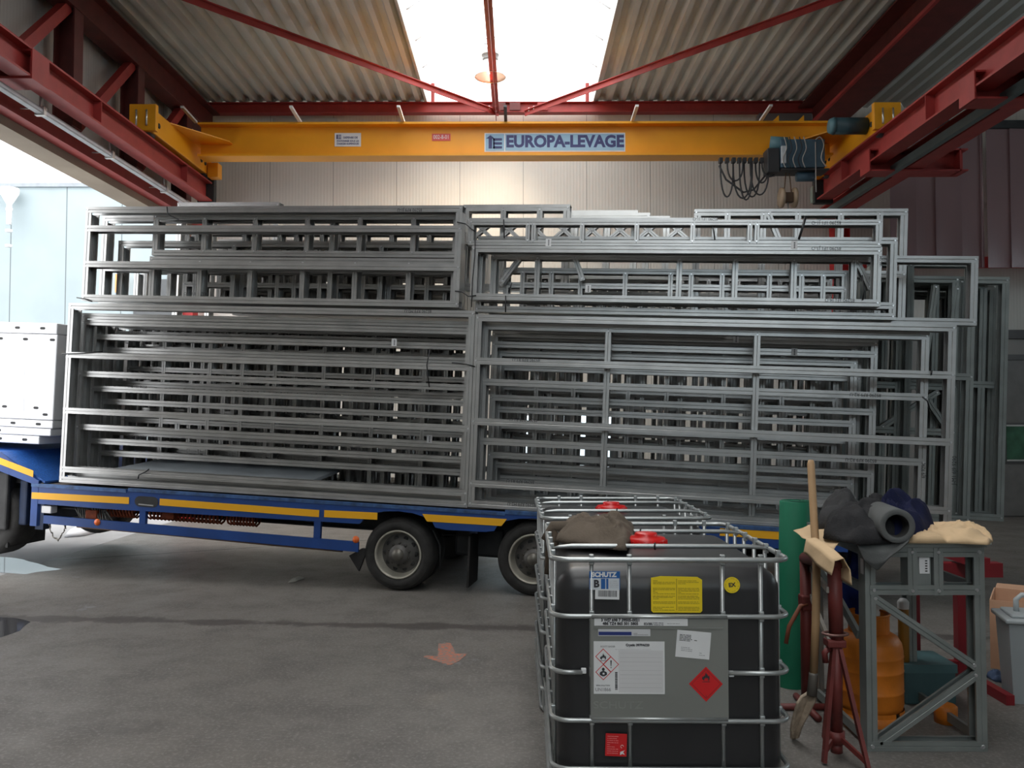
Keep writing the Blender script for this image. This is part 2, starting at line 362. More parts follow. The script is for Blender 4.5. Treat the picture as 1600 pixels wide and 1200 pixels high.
# ------------------------------------------------------------------ red steelwork
purl = thing('roof_edge_beam', 'long red steel beam along the top of the far wall under the roof deck', 'beam', loc=(0, 14.45, 6.945))
MB().ibeam((-5.3, 0, 0), (5.3, 0, 0), .18, .16, .012, .008).build('beam_profile', RED, purl)
for x in (-.30, -.05, .42): MB().bevbox((x-.09, -.11, -.07), (x+.09, -.085, .06), .004).build('gusset_plate', REDL if x < .4 else RED, purl)
for x in (-1.45, 1.18): MB().box((x-.03, -.05, .09), (x+.03, .0, .42)).build('upright', RED, purl)
def angle_bar(name, p0, p1, label, w=.09):
    p0, p1 = Vector(p0), Vector(p1); t = thing(name, label, 'roof brace', loc=p0)
    d = p1-p0; MB().bar((0, 0, 0), d, w, .012).bar(Vector((0, 0, -w/2)), d+Vector((0, 0, -w/2)), .012, w).build('angle_section', RED, t)
    e = d.normalized()*.12
    m = MB()
    for f in (.05, .11): m.cyl(d*(1-f*.3)+Vector((0, 0, -.03)), d*(1-f*.3)+Vector((0, 0, .03)), .015, 8)
    m.build('bolt', SCREW, t)
a = PZ(312, 0, 6.86); b = PZ(760, 163, 6.86); b2 = Vector((-.33, 14.35, 6.86)); dd = (Vector(a)-b2)
angle_bar('diagonal_brace', b2+dd*((-4.95-b2.x)/dd.x), b2, 'red diagonal brace crossing the left half of the roof towards the lamp', .085)
a = PZ(1290, 0, 6.86); b2 = Vector((.12, 14.35, 6.86)); dd = (Vector(a)-b2)
angle_bar('diagonal_brace', b2+dd*((4.6-b2.x)/dd.x), b2, 'red diagonal brace crossing the right half of the roof towards the lamp', .085)
angle_bar('ridge_strut', (-.37, 1.0, 6.84), (-.37, 14.45, 6.84), 'pale red strut running lengthwise under the middle of the rooflight', .11)
# left truss
tr = thing('roof_truss', 'deep red lattice truss along the left wall above the crane rail', 'truss', loc=(-5.2, 0, 0))
MB().ibeam((.0, RY0+.2, 6.62), (.0, 14.4, 6.62), .42, .26, .02, .014).build('top_chord', REDL, tr)
MB().bar((-.02, RY0+.2, 4.93), (-.02, 14.4, 4.93), .16, .22).build('bottom_chord', RED, tr)
ys = [3.2, 4.9, 6.5, 8.15, 9.75, 11.4, 13.1]
for y in ys: MB().ibeam((0, y, 5.04), (0, y, 6.42), .24, .2, .018, .014, up=(1, 0, 0)).build('post', REDL, tr)
for y0, y1 in zip(ys[:-1], ys[1:]): MB().bar((.02, y0+.15, 5.1), (.02, y1-.1, 6.42), .10, .12).build('diagonal', RED, tr)
def crane_rail(label, x, z0, z1, w, brk):
    t = thing('crane_rail', label, 'crane rail', loc=(x, 0, 0))
    MB().ibeam((0, RY0+.2, (z0+z1)/2), (0, 12.98, (z0+z1)/2), z1-z0, w, .022, .014).build('rail_beam', RED, t)
    MB().box((-.025, RY0+.2, z1), (.025, 12.98, z1+.035)).build('rail_bar', mat('worn_rail_steel', (.10, .08, .075), .45, .5), t)
    for y in (2.0, 4.5, 7.0, 9.5, 12.0):
        MB().box((-w/2+.002, y, z0+.02), (w/2-.002, y+.012, z1-.02)).build('stiffener', RED, t)
    MB().bevbox((-w/2-.03, 12.985, z0-.05), (w/2+.03, 13.1, z1+.16), .01).build('end_stop', DARK, t)
    for y in brk:
        s = 1 if x > 0 else -1
        if s < 0: z0 = z0+.1
        e = 1.05 if s > 0 else .5; xa, xb = min(0, s*e)-.1, max(0, s*e)+.1; fi = -s*(w/2+.006)
        k = MB().box((xa, y, z0-.12), (xb, y+.3, z0-.10)).box((xa, y, z0+.15), (xb, y+.3, z0+.17)).box((xa+.02, y+.14, z0-.10), (xb, y+.16, z0+.15))
        k.box((fi-.008, y, z0-.12), (fi+.008, y+.3, z0+.17)).box((s*e-.01, y, z0-.12), (s*e+.01, y+.3, z0+.17))
        k.build('bracket', RED, t)
    return t
crane_rail('red crane rail beam on the left, below the lattice truss', -4.78, 4.99, 5.28, .2, (8.1,))
crane_rail('red crane rail beam on the right, carried on cantilever brackets', 4.66, 5.00, 5.33, .22, (5.9, 8.45, 11.0))
sb = thing('support_beam', 'pale red steel beam running below and outside the right crane rail', 'beam', loc=(5.12, 0, 5.03))
MB().ibeam((0, RY0+.2, 0), (0, 14.4, 0), .24, .22, .018, .012).build('beam_profile', RED, sb)
rb = thing('roof_girder', 'deep dark red girder under the roof at the right of the crane', 'beam', loc=(5.0, 0, 6.68))
MB().ibeam((0, RY0+.2, 0), (0, 14.4, 0), .52, .5, .025, .02).build('beam_profile', REDL, rb)
MB().box((-.29, RY0+.2, -.28), (-.245, 14.4, -.235)).build('edge_strip', RED, rb)
RED2 = mat('column_red', s2l(176, 26, 28), .5, var=.1)
for x, w_ in ((-5.58, 'left end of the far wall'), (5.42, 'far wall behind the upper right stack')):
    c = thing('steel_column', 'bright red steel column at the '+w_, 'column', loc=(x, 14.4, 0))
    MB().ibeam((0, 0, 0), (0, 0, 6.3 if x > 0 else 4.7), .26, .24, .018, .012, up=(1, 0, 0)).build('column_profile', RED2, c)
    MB().box((-.18, -.18, 0), (.18, .18, .02)).build('base_plate', RED2, c)
kb = PY(1310, 200, 14.3)
# busbars beside the rails, conduits on the far wall
bb = thing('conductor_rail', 'grey conductor rail on hangers below the left crane rail', 'conductor rail', loc=(-4.93, 0, 4.87))
MB().box((-.03, 2, -.03), (.03, 13.6, .03)).build('track', mat('grey_pvc', (.42, .44, .46), .4), bb)
MB().box((.031, 2, -.015), (.036, 13.6, .012)).build('light_strip', mat('pale_pvc', (.72, .76, .80), .35), bb)
for y in (7.1, 8.7, 10.2, 11.8): 
    MB().box((-.05, y, -.045), (.05, y+.05, .045)).box((-.008, y+.01, .04), (.008, y+.03, .2)).bar((.0, y+.02, .03), (-.28, y+.02, .03), .012, .012).build('hanger', mat('zinc_clip', (.6, .6, .58), .4, .6), bb)
bb = thing('conductor_rail', 'dark conductor rail hanging beside the right crane rail', 'conductor rail', loc=(4.9, 0, 4.93))
MB().box((-.035, 2, -.05), (.035, 13.9, .05)).build('track', mat('dark_pvc', (.10, .13, .13), .4), bb)
pm = mat('conduit_grey', (.45, .46, .42), .4, .2)
for i, (z, r) in enumerate(((6.70, .035), (6.615, .022), (6.555, .022), (6.49, .018))):
    q = MB().cyl((-5.2, 14.55-.03*(i % 2), z), (5.25, 14.55-.03*(i % 2), z), r, 8).build('conduit_pipe', pm)
    tag(q, ['thick grey conduit along the far wall, topmost of four just under the red beam', 'thin grey conduit along the far wall, second from the top', 'thin grey conduit along the far wall, third from the top', 'thinnest grey conduit along the far wall, lowest of the four'][i], 'pipe', 'conduits along the top of the far wall')
tag(MB().box((-4.2, 14.5, 6.74), (-3.1, 14.62, 6.80)).build('cable_trunking', pm), 'flat grey cable trunking under the red beam at upper left', 'trunking')
tag(MB().box((4.1, 14.45, 6.66), (5.0, 14.6, 6.85)).build('cable_trunking', mat('trunking_dark', (.2, .19, .19), .5)), 'dark flat box under the red beam near the hoist', 'trunking')
# strip curtain on the right
CUR = bpy.data.materials.new('smoky_pvc'); CUR.use_nodes = True; nt = CUR.node_tree; b = nt.nodes['Principled BSDF']
b.inputs['Base Color'].default_value = (.34, .24, .245, 1); b.inputs['Roughness'].default_value = .22; b.inputs['Specular IOR Level'].default_value = .6
t_ = nt.nodes.new('ShaderNodeBsdfTransparent'); t_.inputs[0].default_value = (.8, .58, .6, 1); mx_ = nt.nodes.new('ShaderNodeMixShader'); mx_.inputs[0].default_value = .45
nt.links.new(b.outputs[0], mx_.inputs[1]); nt.links.new(t_.outputs[0], mx_.inputs[2]); nt.links.new(mx_.outputs[0], nt.nodes['Material Output'].inputs[0])
ct = thing('strip_curtain', 'purplish see-through plastic strip curtain hanging high on the right', 'curtain', loc=(0, 13.2, 0))
MB().bar((5.7, 0, 6.22), (10.9, 0, 6.22), .08, .12).build('curtain_rail', DARK, ct)
zb_ = PY(1500, 418, 13.2).z
x = 5.75; k = 0
gapx = PY(1541, 400, 13.2).x
while x < 10.8:
    w = .40; x1 = x+w
    if x < gapx < x1+.02: x1 = gapx-.035
    y = .012 if k % 2 else -.012
    pts = [(x+(x1-x)*i/8, y+.012*sin(i/8*pi)) for i in range(9)]
    poly = [(p[0], p[1]) for p in pts]+[(p[0], p[1]+.003) for p in reversed(pts)]
    MB().prism(poly, zb_, 6.18, 'Z').build('plastic_strip', CUR, ct)
    x = x1+.07 if abs(x1-(gapx-.035)) < .001 else x1-.05
    k += 1
# ------------------------------------------------------------------ building and yard outside
bw = MB().box((-34, 20, 0), (-3, 20.4, 7.1))
ob = thing('industrial_building', 'pale blue panelled building outside beyond the side opening', 'building', loc=(0, 0, 0))
bw.build('wall', wallmat('pale_blue_panel', (.30, .365, .39), 1.31, .17, 'X', .012), ob)
MB().box((-34, 19.94, 7.08), (-3, 20.4, 7.17)).build('parapet_cap', mat('cap_grey', (.25, .28, .31), .5), ob)
d = PY(208, 436, 19.9); d2 = PY(236, 470, 19.9)
MB().box((d.x, 19.93, 2.6), (d2.x+1.5, 20, d.z)).build('window', mat('dark_window', (.05, .055, .06), .3), ob)
d = PY(180, 428, 19.9); d2 = PY(194, 457, 19.9)
MB().box((d.x, 19.9, d2.z), (d2.x, 20, d.z)).build('orange_panel', mat('orange_panel', s2l(226, 150, 90), .6), ob)
gp = thing('rain_pipe', 'white rain pipe with hopper on the pale blue building', 'pipe', loc=(PY(14, 350, 19.7).x, 19.7, 0))
WH = mat('white_plastic', (.8, .8, .8), .4, var=.03)
MB().cyl((0, 0, PY(14, 352, 19.8).z), (0, 0, 6.95), .06, 10).build('downpipe', WH, gp)
MB().lathe([(.06, 6.6), (.12, 6.7), (.2, 6.85), (.2, 6.98), (0, 6.98)], 12).build('hopper', WH, gp)
MB().cyl((-.05, 0, 6.85), (-.8, 0, 7.0), .06, 8).build('gutter_arm', WH, gp)
for z in (6.45, 5.95, 5.6): MB().cyl((0, 0, z), (0, 0, z+.06), .075, 10).build('pipe_collar', WH, gp)
# ================================================================== OVERHEAD CRANE
CY = 12.3
cr = thing('bridge_girder', 'long yellow girder of the overhead crane spanning the hall', 'crane girder', loc=(0, CY, 5.685))
MB().ibeam((-4.6, 0, 0), (4.5, 0, 0), .49, .30, .03, .02).build('girder_beam', YEL, cr)
wh = mat('bracket_white', (.78, .78, .76), .4, .2)
for u in (300, 465, 628, 790, 990, 1193):
    x = PY(u, 195, 12.05).x
    MB().bar((x, -.62, .30), (x, -.1, .26), .045, .03).build('bracket_arm', wh if u != 790 else mat('bracket_dark', (.08, .08, .08), .5), cr)
for u in (1213, 1252):
    x = PY(u, 195, CY).x
    MB().prism([(x-.1, .245), (x+.02, .245), (x+.02, .36)], -.06, .06, 'Y').build('stop_wedge', YEL, cr)
# signs on the girder
def sign(u0, v0, u1, v1, m, y=-.012, nm='sign_plate'):
    a = PY(u0, v0, CY-.012); b = PY(u1, v1, CY-.012)
    x0, z0, x1, z1 = a.x, b.z-5.685, b.x, a.z-5.685
    return MB().box((x0, y-.004, z0), (x1, y, z1)).build(nm, m, cr), ((x0+x1)/2, (z0+z1)/2, x1-x0, z1-z0)
NAVY = flat('sign_navy', s2l(58, 62, 112)); LB = flat('sign_light_blue', s2l(150, 188, 214)); SW = flat('sign_white', (.8, .82, .84))
s_, (sx_, sz_, sw_, sh_) = sign(757, 208, 977, 237, SW)
x0 = sx_-sw_/2; 
MB().box((x0+.015, -.020, sz_-sh_/2+.015), (x0+.285, -.0165, sz_+sh_/2-.015)).box((x0+.30, -.020, sz_-sh_/2+.015), (x0+sw_-.015, -.0165, sz_+sh_/2-.015)).build('sign_field', LB, s_)
lg = MB(); ax, az, hh = x0+.06, sz_-.09, .18
lg.box((ax, -.024, az), (ax+.05, -.020, az+.15)).prism([(ax-.035, az+.145), (ax+.085, az+.145), (ax+.025, az+.195)], -.024, -.020, 'Y')
for k in range(3): lg.box((ax+.065, -.024, az+.0+.058*k), (ax+.195, -.020, az+.033+.058*k))
lg.box((ax+.065, -.024, az), (ax+.088, -.020, az+.145))
lg.build('sign_emblem', NAVY, s_)
text('sign_lettering', 'EUROPA-LEVAGE', .235, fx(x0+.30+(sw_-.31)/2, -.021, sz_+.005), NAVY, s_, bold=.010, sx=.95)
s_, (sx_, sz_, sw_, sh_) = sign(523, 208, 564, 229, PAPER)
MB().box((sx_-.165, -.019, sz_+.01), (sx_-.145, -.0165, sz_+.075)).box((sx_-.14, -.019, sz_+.01), (sx_-.095, -.0165, sz_+.022)).box((sx_-.14, -.019, sz_+.035), (sx_-.095, -.0165, sz_+.047)).box((sx_-.14, -.019, sz_+.06), (sx_-.095, -.0165, sz_+.072)).build('sign_emblem', NAVY, s_)
text('sign_lettering', 'DEFENSE DE', .038, fx(sx_+.04, -.018, sz_+.03), NAVY, s_, bold=.001)
text('sign_lettering', 'STATIONNER SOUS LES', .036, fx(sx_, -.018, sz_-.02), NAVY, s_, bold=.001, sx=.85)
text('sign_lettering', 'CHARGES SUSPENDUES', .036, fx(sx_, -.018, sz_-.06), NAVY, s_, bold=.001, sx=.85)
s_, (sx_, sz_, sw_, sh_) = sign(675, 209, 704, 220, flat('tag_red', s2l(214, 92, 84)))
text('sign_lettering', '002-8-01', .085, fx(sx_, -.018, sz_), SW, s_, sx=.75)
# end carriages
def carriage(x, s, label):
    c = thing('end_carriage', label, 'crane carriage', loc=(x, 0, 5.315))
    MB().bevbox((-.09, 10.75, .03), (.09, 12.92, .34), .01).build('carriage_beam', YEL, c)
    m = MB().bevbox((-.17, 10.72, .02), (.17, 10.80, .36), .006)
    m.build('end_plate', YEL, c)
    for y in (10.78, 12.7): MB().cyl((-.06, y+.1, .06), (.06, y+.1, .06), .1, 18).build('wheel', DARK, c)
    for dx in (-.07, .06): MB().tube([(dx, 10.70, .08), (dx, 10.70, .28)], .012, 6).build('buffer_bolt', SCREW, c)
    MB().prism([(0, 11.25), (s*.62, CY-.15), (s*.62, CY+.1), (0, 12.6)], .33, .345, 'Z').build('top_gusset', YEL, c)
    for y in (11.0, 12.5, 12.65): MB().cyl((s*.085, y, .17), (s*.10, y, .17), .035, 12).build('bolt_hole', DARK, c)
    MB().bevbox((s*.1, 12.72, -.02), (s*.26, 12.9, .2), .01).build('bumper_block', YEL, c)
    return c
carriage(-4.76, 1, 'yellow end carriage of the crane on the left rail')
c = carriage(4.66, -1, 'yellow end carriage with dark motor on the right rail')
MB().tube([(-.1, 11.15, .2), (-.52, 11.15, .2)], [.11, .11], 18).build('travel_motor', mat('motor_teal', s2l(44, 70, 78), .5), c)
MB().tube([(-.52, 11.15, .2), (-.58, 11.15, .2)], [.115, .09], 18).build('motor_cowl', mat('motor_light', s2l(84, 120, 128), .5), c)
# hoist
HM = mat('hoist_blue', s2l(70, 96, 112), .5, var=.15); HD = mat('hoist_dark', (.03, .03, .032), .6)
h = thing('electric_hoist', 'blue-grey electric hoist trolley hanging on the yellow girder', 'hoist', loc=(0, CY-.32, 0))
def hp(u, v): p = PY(u, v, CY-.32); return p.x, p.z
x0, z1 = hp(1215, 222); x1, z0 = hp(1284, 266)
MB().bevbox((x0, -.14, z0), (x1, .14, z1), .012).build('gearbox_housing', HM, h)
MB().bevbox((x0, -.16, z0-.04), (x1+.05, .16, z0-.015), .004).build('trolley_plate', HD, h)
xa, za = hp(1198, 250)
MB().bevbox((xa-.02, -.12, z0-.06), (x0-.01, .12, z1-.12), .01).build('trolley_frame', HD, h)
MB().tube([(x0-.11, 0, z1-.02), (x0+.12, -.05, z1-.05)], .10, 14).build('hoist_motor', mat('motor_light', (0, 0, 0)), h)
MB().bevbox((x0+.0, -.19, z0+.05), (x0+.06, -.141, z1-.11), .004).build('rating_plate', mat('pale_plate', (.55, .58, .6), .4), h)
MB().tube([(x0+.26, 0, z0-.09), (x0+.5, 0, z0-.09)], .07, 14).build('chain_bag', HM, h)
for k, dx in enumerate((.03, .1, .17, .24, .30)):
    MB().tube(smooth([(x0+dx, -.2, z1+.01), (x0+dx+.03, -.21, z1-.15), (x0+dx-.02, -.2, z0+.1), (x0+dx+.02, -.19, z0-.02)]), .007, 6).build('cable', HD if k % 2 else mat('cable_pale', (.4, .38, .35), .5), h)
MB().tube(smooth([(x1-.14, -.17, z1-.02), (x1-.08, -.18, z1+.01), (x1-.03, -.18, z1-.1), (x1-.07, -.18, z0+.12), (x1, -.18, z0)]), .009, 6).build('cable', mat('cable_pale', (.4, .38, .35)), h)
MB().cyl((x1-.14, -.16, z1-.05), (x1-.14, -.16, z0-.35), .008, 6).build('steel_rod', mat('cable_pale', (.4, .38, .35)), h)
hx, hz = hp(1231, 309)
hk = thing('hook_block', 'small hook block with two pale pulley discs hanging from the hoist', 'hook block', loc=(hx, CY-.32, hz))
for dx in (-.09, .09): MB().cyl((dx-.02, 0, 0), (dx+.02, 0, 0), .14, 20).build('sheave', mat('sheave_tan', s2l(150, 128, 104), .5), hk)
MB().bevbox((-.07, -.05, -.07), (.07, .05, .07), .01).build('block_body', mat('block_brown', s2l(84, 62, 44), .6), hk)
MB().tube([(0, 0, -.06), (0, 0, -.16), (.03, 0, -.22), (.0, 0, -.27), (-.05, 0, -.24)], .014, 8).build('hook', mat('cable_pale', (.4, .38, .35)), hk)
for dx in (-.05, .05): MB().cyl((dx, 0, .08), (dx*.4, 0, z0-hz), .008, 6).build('rope', mat('rope_brown', s2l(110, 84, 60), .7), hk)
fs_ = thing('festoon_cable', 'dark festoon cables looped below the girder left of the hoist', 'cable', loc=(0, CY-.3, 0))
xs = [1126, 1136, 1146, 1155, 1163, 1172, 1181, 1190]
for i, u in enumerate(xs):
    xt, zt = hp(u, 252); w = .09+.02*(i % 3); dep = (.50, .28, .52, .55, .5, .48, .30, .22)[i]
    pts = [(xt+w*(1-cos(pi*q/12))-.02*i % 3*.01, -.03*(i % 2), zt-dep*sin(pi*q/12)**.7) for q in range(13)]
    MB().tube(pts, .012, 6).build('cable_loop', HD, fs_)
    MB().bevbox((xt-.02, -.04, zt-.02), (xt+.03, .04, zt+.05), .005).build('cable_trolley', HD, fs_)
a_, b_, c_ = hp(1126, 262), hp(1160, 296), hp(1200, 268)
MB().tube([(hp(1124, 258)[0], 0, hp(1124, 258)[1]), (hp(1135, 280)[0], 0, hp(1135, 280)[1]), (hp(1162, 300)[0], 0, hp(1162, 300)[1]), (hp(1178, 296)[0], 0, hp(1178, 296)[1]), (hp(1206, 262)[0], 0, hp(1206, 262)[1])], .014, 6).build('cable_loop', HD, fs_)
# pale box on the wall end of the right rail
q = PY(1273, 305, 13.1)
tag(MB().bevbox((q.x-.07, 13.0, q.z-.13), (q.x+.09, 13.11, q.z+.12), .01).build('junction_box', mat('pale_green', s2l(132, 148, 136), .5)), 'small pale green junction box at the far end of the right crane rail', 'junction box')
# pendant lamp
LY = 12.8; lx = PY(766, 120, LY).x; lz = PY(766, 121, LY).z
lp = thing('pendant_lamp', 'round high-bay pendant lamp hanging below the rooflight', 'lamp', loc=(lx, LY, lz)); lp.scale = (1.1, 1.1, 1.1)
lm = mat('reflector_acrylic', (.62, .63, .62), .35, .5, var=.02)
MB().lathe([(.215, 0), (.21, .03), (.19, .10), (.15, .17), (.10, .225), (.095, .23), (.145, .165), (.183, .10), (.203, .03), (.207, 0), (.215, 0)], 40).build('reflector', lm, lp)
MB().lathe([(0, .225), (.10, .225), (.11, .25), (.11, .29), (.125, .30), (.125, .315), (.07, .33), (.07, .40), (0, .40)], 24).build('ballast_housing', mat('cast_alu', (.42, .43, .43), .4, .5), lp)
MB().tube([(-.08, 0, .33), (-.08, 0, .47), (.06, 0, .47), (.06, 0, .33)], .009, 6).build('mounting_bracket', mat('cast_alu', (0, 0, 0)), lp)
MB().cyl((-.01, 0, .47), (-.01, 0, (7.78-lz)/1.1), .007, 6).build('suspension_rod', mat('cast_alu', (0, 0, 0)), lp)
MB().cyl((.05, 0, .35), (.05, 0, (7.76-lz)/1.1), .004, 6).build('power_cord', WH, lp)
MB().lathe([(0, .05), (.035, .06), (.045, .12), (.03, .2), (.0, .21)], 16).build('bulb', mat('lit_bulb', (.9, .88, .8), .4, emit=((1, .86, .66), 14)), lp)
ld = bpy.data.lights.new('lamp_light', 'SPOT'); ld.energy = 560; ld.color = (1, .84, .62); ld.spot_size = radians(150); ld.spot_blend = .8; ld.shadow_soft_size = .08
lo = bpy.data.objects.new('lamp_light', ld); COL.objects.link(lo); lo.parent = lp; lo.location = (0, 0, .03)
# ================================================================== TRAILER (local frame MT: x along the side, y into the depth, z up)
def TM(x=0, y=0, z=0): return MT @ Matrix.Translation((x, y, z))
trl = thing('low_loader_trailer', 'blue low-loader trailer with yellow side tape carrying the steel frames', 'trailer', TM())
TW = 2.5
# side beams with wheel arches
def side_poly():
    P = [(-4.13, .83), (-4.13, .62), (-3.2, .615), (-.42, .64)]
    for k in range(9): q = pi-pi*k/8; P.append((-.02+.40*cos(q)*(.95), .655+.135*sin(q)))
    P += [(.47, .64), (.86, .645)]
    for k in range(9): q = pi-pi*k/8; P.append((1.33+.40*cos(q)*.95, .66+.145*sin(q)))
    P += [(1.85, .65), (4.55, .69), (4.55, .865), (1.055, .85)]
    return P
for y in (0, TW-.03):
    m = MB().prism(side_poly(), y, y+.03, 'Y'); m.build('side_beam', BLUE, trl)
DM = mat('deck_timber', (.12, .10, .085), .8, var=.3, vscale=4, bump=.3, bscale=20)
MB().box((-4.1, .03, .79), (4.55, TW-.03, .828)).build('deck', DM, trl)
MB().box((-4.13, -.012, .80), (-3.0, .03, .835)).box((-2.98, -.008, .815), (1.05, .03, .848)).box((1.05, -.008, .83), (4.55, .03, .868)).build('deck_edge', mat('scuffed_blue', s2l(52, 84, 130), .5, var=.5, vscale=14), trl)
for y in (.55, 1.85): MB().ibeam((-4.4, y, .64), (4.5, y, .64), .26, .14, .015, .012).build('chassis_rail', DARK, trl)
for x in (-3.6, -2.8, -1.9, -1.0, .7, 2.2, 3.2, 4.2): MB().box((x, .03, .62), (x+.08, TW-.03, .78)).build('cross_member', mat('dark_blue', s2l(16, 30, 56), .6), trl)
# yellow tape segments (measured along the beam), lashing slots
def tape(u0, u1, va, vb, h=.07, cut=0):
    s0, t0 = TL(u0, va); s1, t1 = TL(u1, vb)
    MB().prism([(s0, t0), (s0+cut, t0-h), (s1-cut, t1-h), (s1, t1)], -.004, -.001, 'Y').build('reflective_tape', TAPE, trl)
tape(50, 202, 769, 777); tape(250, 499, 779, 797); tape(507, 590, 797, 801, cut=0.0); tape(660, 792, 803, 811, cut=.05)
s0, t0 = TL(1125, 825); s1, t1 = TL(1217, 833)
MB().box((s0, -.004, t0-.07), (s1, -.001, t0)).build('reflective_tape', TAPE, trl)
s0, t0 = TL(1278, 838); MB().box((s0, -.004, t0-.07), (s0+.42, -.001, t0)).build('reflective_tape', TAPE, trl)
s0, t0 = TL(211, 775); s1, t1 = TL(247, 793)
pl = [(s0+.06+ .06*cos(q), (t0+t1)/2+.055*sin(q)) for q in [pi/2+pi*k/8 for k in range(9)]]+[(s1-.06+.06*cos(q), (t0+t1)/2+.055*sin(q)) for q in [-pi/2+pi*k/8 for k in range(9)]]
MB().prism(pl, -.003, .0, 'Y').build('lashing_slot', DARK, trl)
MB().bar((s0+.05, -.005, (t0+t1)/2-.03), (s1-.05, -.005, (t0+t1)/2-.035), .01, .012).build('slot_bar', SCREW, trl)
MB().box((-4.13, -.003, .38), (-4.05, .05, .87)).box((-4.13, -.006, .80), (-3.9, .0, .83)).build('front_post', BLUE, trl)
s0, t0 = TL(67, 757); MB().box((s0-.02, -.006, t0-.02), (s0+.015, -.001, t0+.015)).build('square_hole', DARK, trl)
# gooseneck
gz = [(-4.13, .62), (-4.13, .87), (-3.93, .85), (-4.1, .89), (-4.56, 1.15), (-9, 1.17), (-9, 1.0), (-4.56, .96)]
for y in (0, TW-.03): MB().prism([(-4.05, .62), (-4.05, .86), (-4.56, 1.15), (-8.5, 1.22), (-8.5, 1.0), (-4.58, .955), (-4.13, .83)], y, y+.03, 'Y').build('gooseneck_side', BLUE, trl)
MB().prism([(-4.0, .84), (-4.0, .86), (-4.56, 1.15), (-8.5, 1.22), (-8.5, 1.16), (-4.56, 1.10)], .03, TW-.03, 'Y').build('gooseneck_deck', mat('chequer_blue', s2l(40, 92, 168), .45, var=.25, vscale=40, bump=.5, bscale=60), trl)
MB().prism([(-4.12, .97), (-4.12, .90), (-4.58, 1.03), (-8.5, 1.08), (-8.5, 1.15), (-4.58, 1.10)], -.004, -.001, 'Y').build('reflective_tape', TAPE, trl)
MB().bevbox((-4.02, .02, .52), (-3.9, .12, .60), .01).build('rubber_buffer', WH, trl)
# side guard
MB().prism([(-3.97, .415), (-3.97, .50), (-.42, .46), (-.42, .36)], .0, .03, 'Y').build('side_guard', BLUE, trl)
for u in (222, 496):
    s0, t0 = TL(u, 805); MB().box((s0-.035, .005, .43), (s0+.035, .05, .65)).build('guard_bracket', BLUE, trl)
ORG = mat('marker_orange', s2l(226, 104, 40), .35)
for u, v in ((152, 816), (556, 843)):
    s0, t0 = TL(u, v); MB().lathe([(0, .014), (.03, .012), (.036, 0)], 20, Matrix.Translation((s0, -.0, t0)) @ Matrix.Rotation(pi/2, 4, 'X')).build('side_marker', ORG, trl)
s0, t0 = TL(1368, 862, -.01); MB().bevbox((s0-.12, -.02, .70), (s0+.12, .02, .75), .008).build('side_marker', ORG, trl)
RU = mat('rusty_orange', s2l(140, 66, 38), .8, var=.35, vscale=12, bump=.3)
for u in (142, 262, 512):
    s0, t0 = TL(u, 803, .15); MB().bevbox((s0-.07, .15, t0-.055), (s0+.07, .25, t0+.04), .012).build('twist_lock', RU, trl)
for u0, u1, n in ((168, 212, 9), (228, 345, 20), (355, 400, 9)):
    a_, _ = TL(u0, 805, .3); b_, t_ = TL(u1, 805, .3); mb = MB(); k = n
    pts = []
    for i in range(n*8+1):
        q = i/8*2*pi; pts.append((a_+(b_-a_)*i/(n*8), .34+.07*cos(q), .56+.07*sin(q)))
    mb.tube(pts, .012, 5).build('coiled_spring', RU, trl)
mb = MB()
for k in range(14):
    q = k*.9; mb.tube([(-3.75+.03*k, .2, .58+.03*sin(q)), (-3.7+.03*k, .16, .50+.05*cos(q)), (-3.66+.03*k, .2, .44)], .007, 5)
mb.build('hose_bundle', mat('hose_grey', (.2, .2, .19), .5), trl)
mb = MB(); pts = [(-3.92, .03, .42), (-3.90, .03, .34), (-3.86, .03, .27), (-3.80, .03, .24), (-3.76, .03, .30), (-3.72, .03, .38), (-3.74, .03, .42)]
for a_, b_ in zip(pts[:-1], pts[1:]):
    a_, b_ = Vector(a_), Vector(b_)
    for j in range(3):
        c_ = a_.lerp(b_, (j+.5)/3); d_ = (b_-a_).normalized()*.02
        mb.tube([c_-d_+Vector((0, .0, 0)), c_+Vector((0, .01 if j % 2 else -.01, .008)), c_+d_], .006, 5)
mb.build('chain', mat('chain_steel', (.35, .33, .3), .5, .6), trl)
MB().tube([(-3.6, .05, .40), (-2.5, .05, .385), (-1.4, .05, .36), (-.6, .05, .35)], .012, 6).build('air_pipe', mat('pipe_tan', s2l(120, 96, 80), .7), trl)
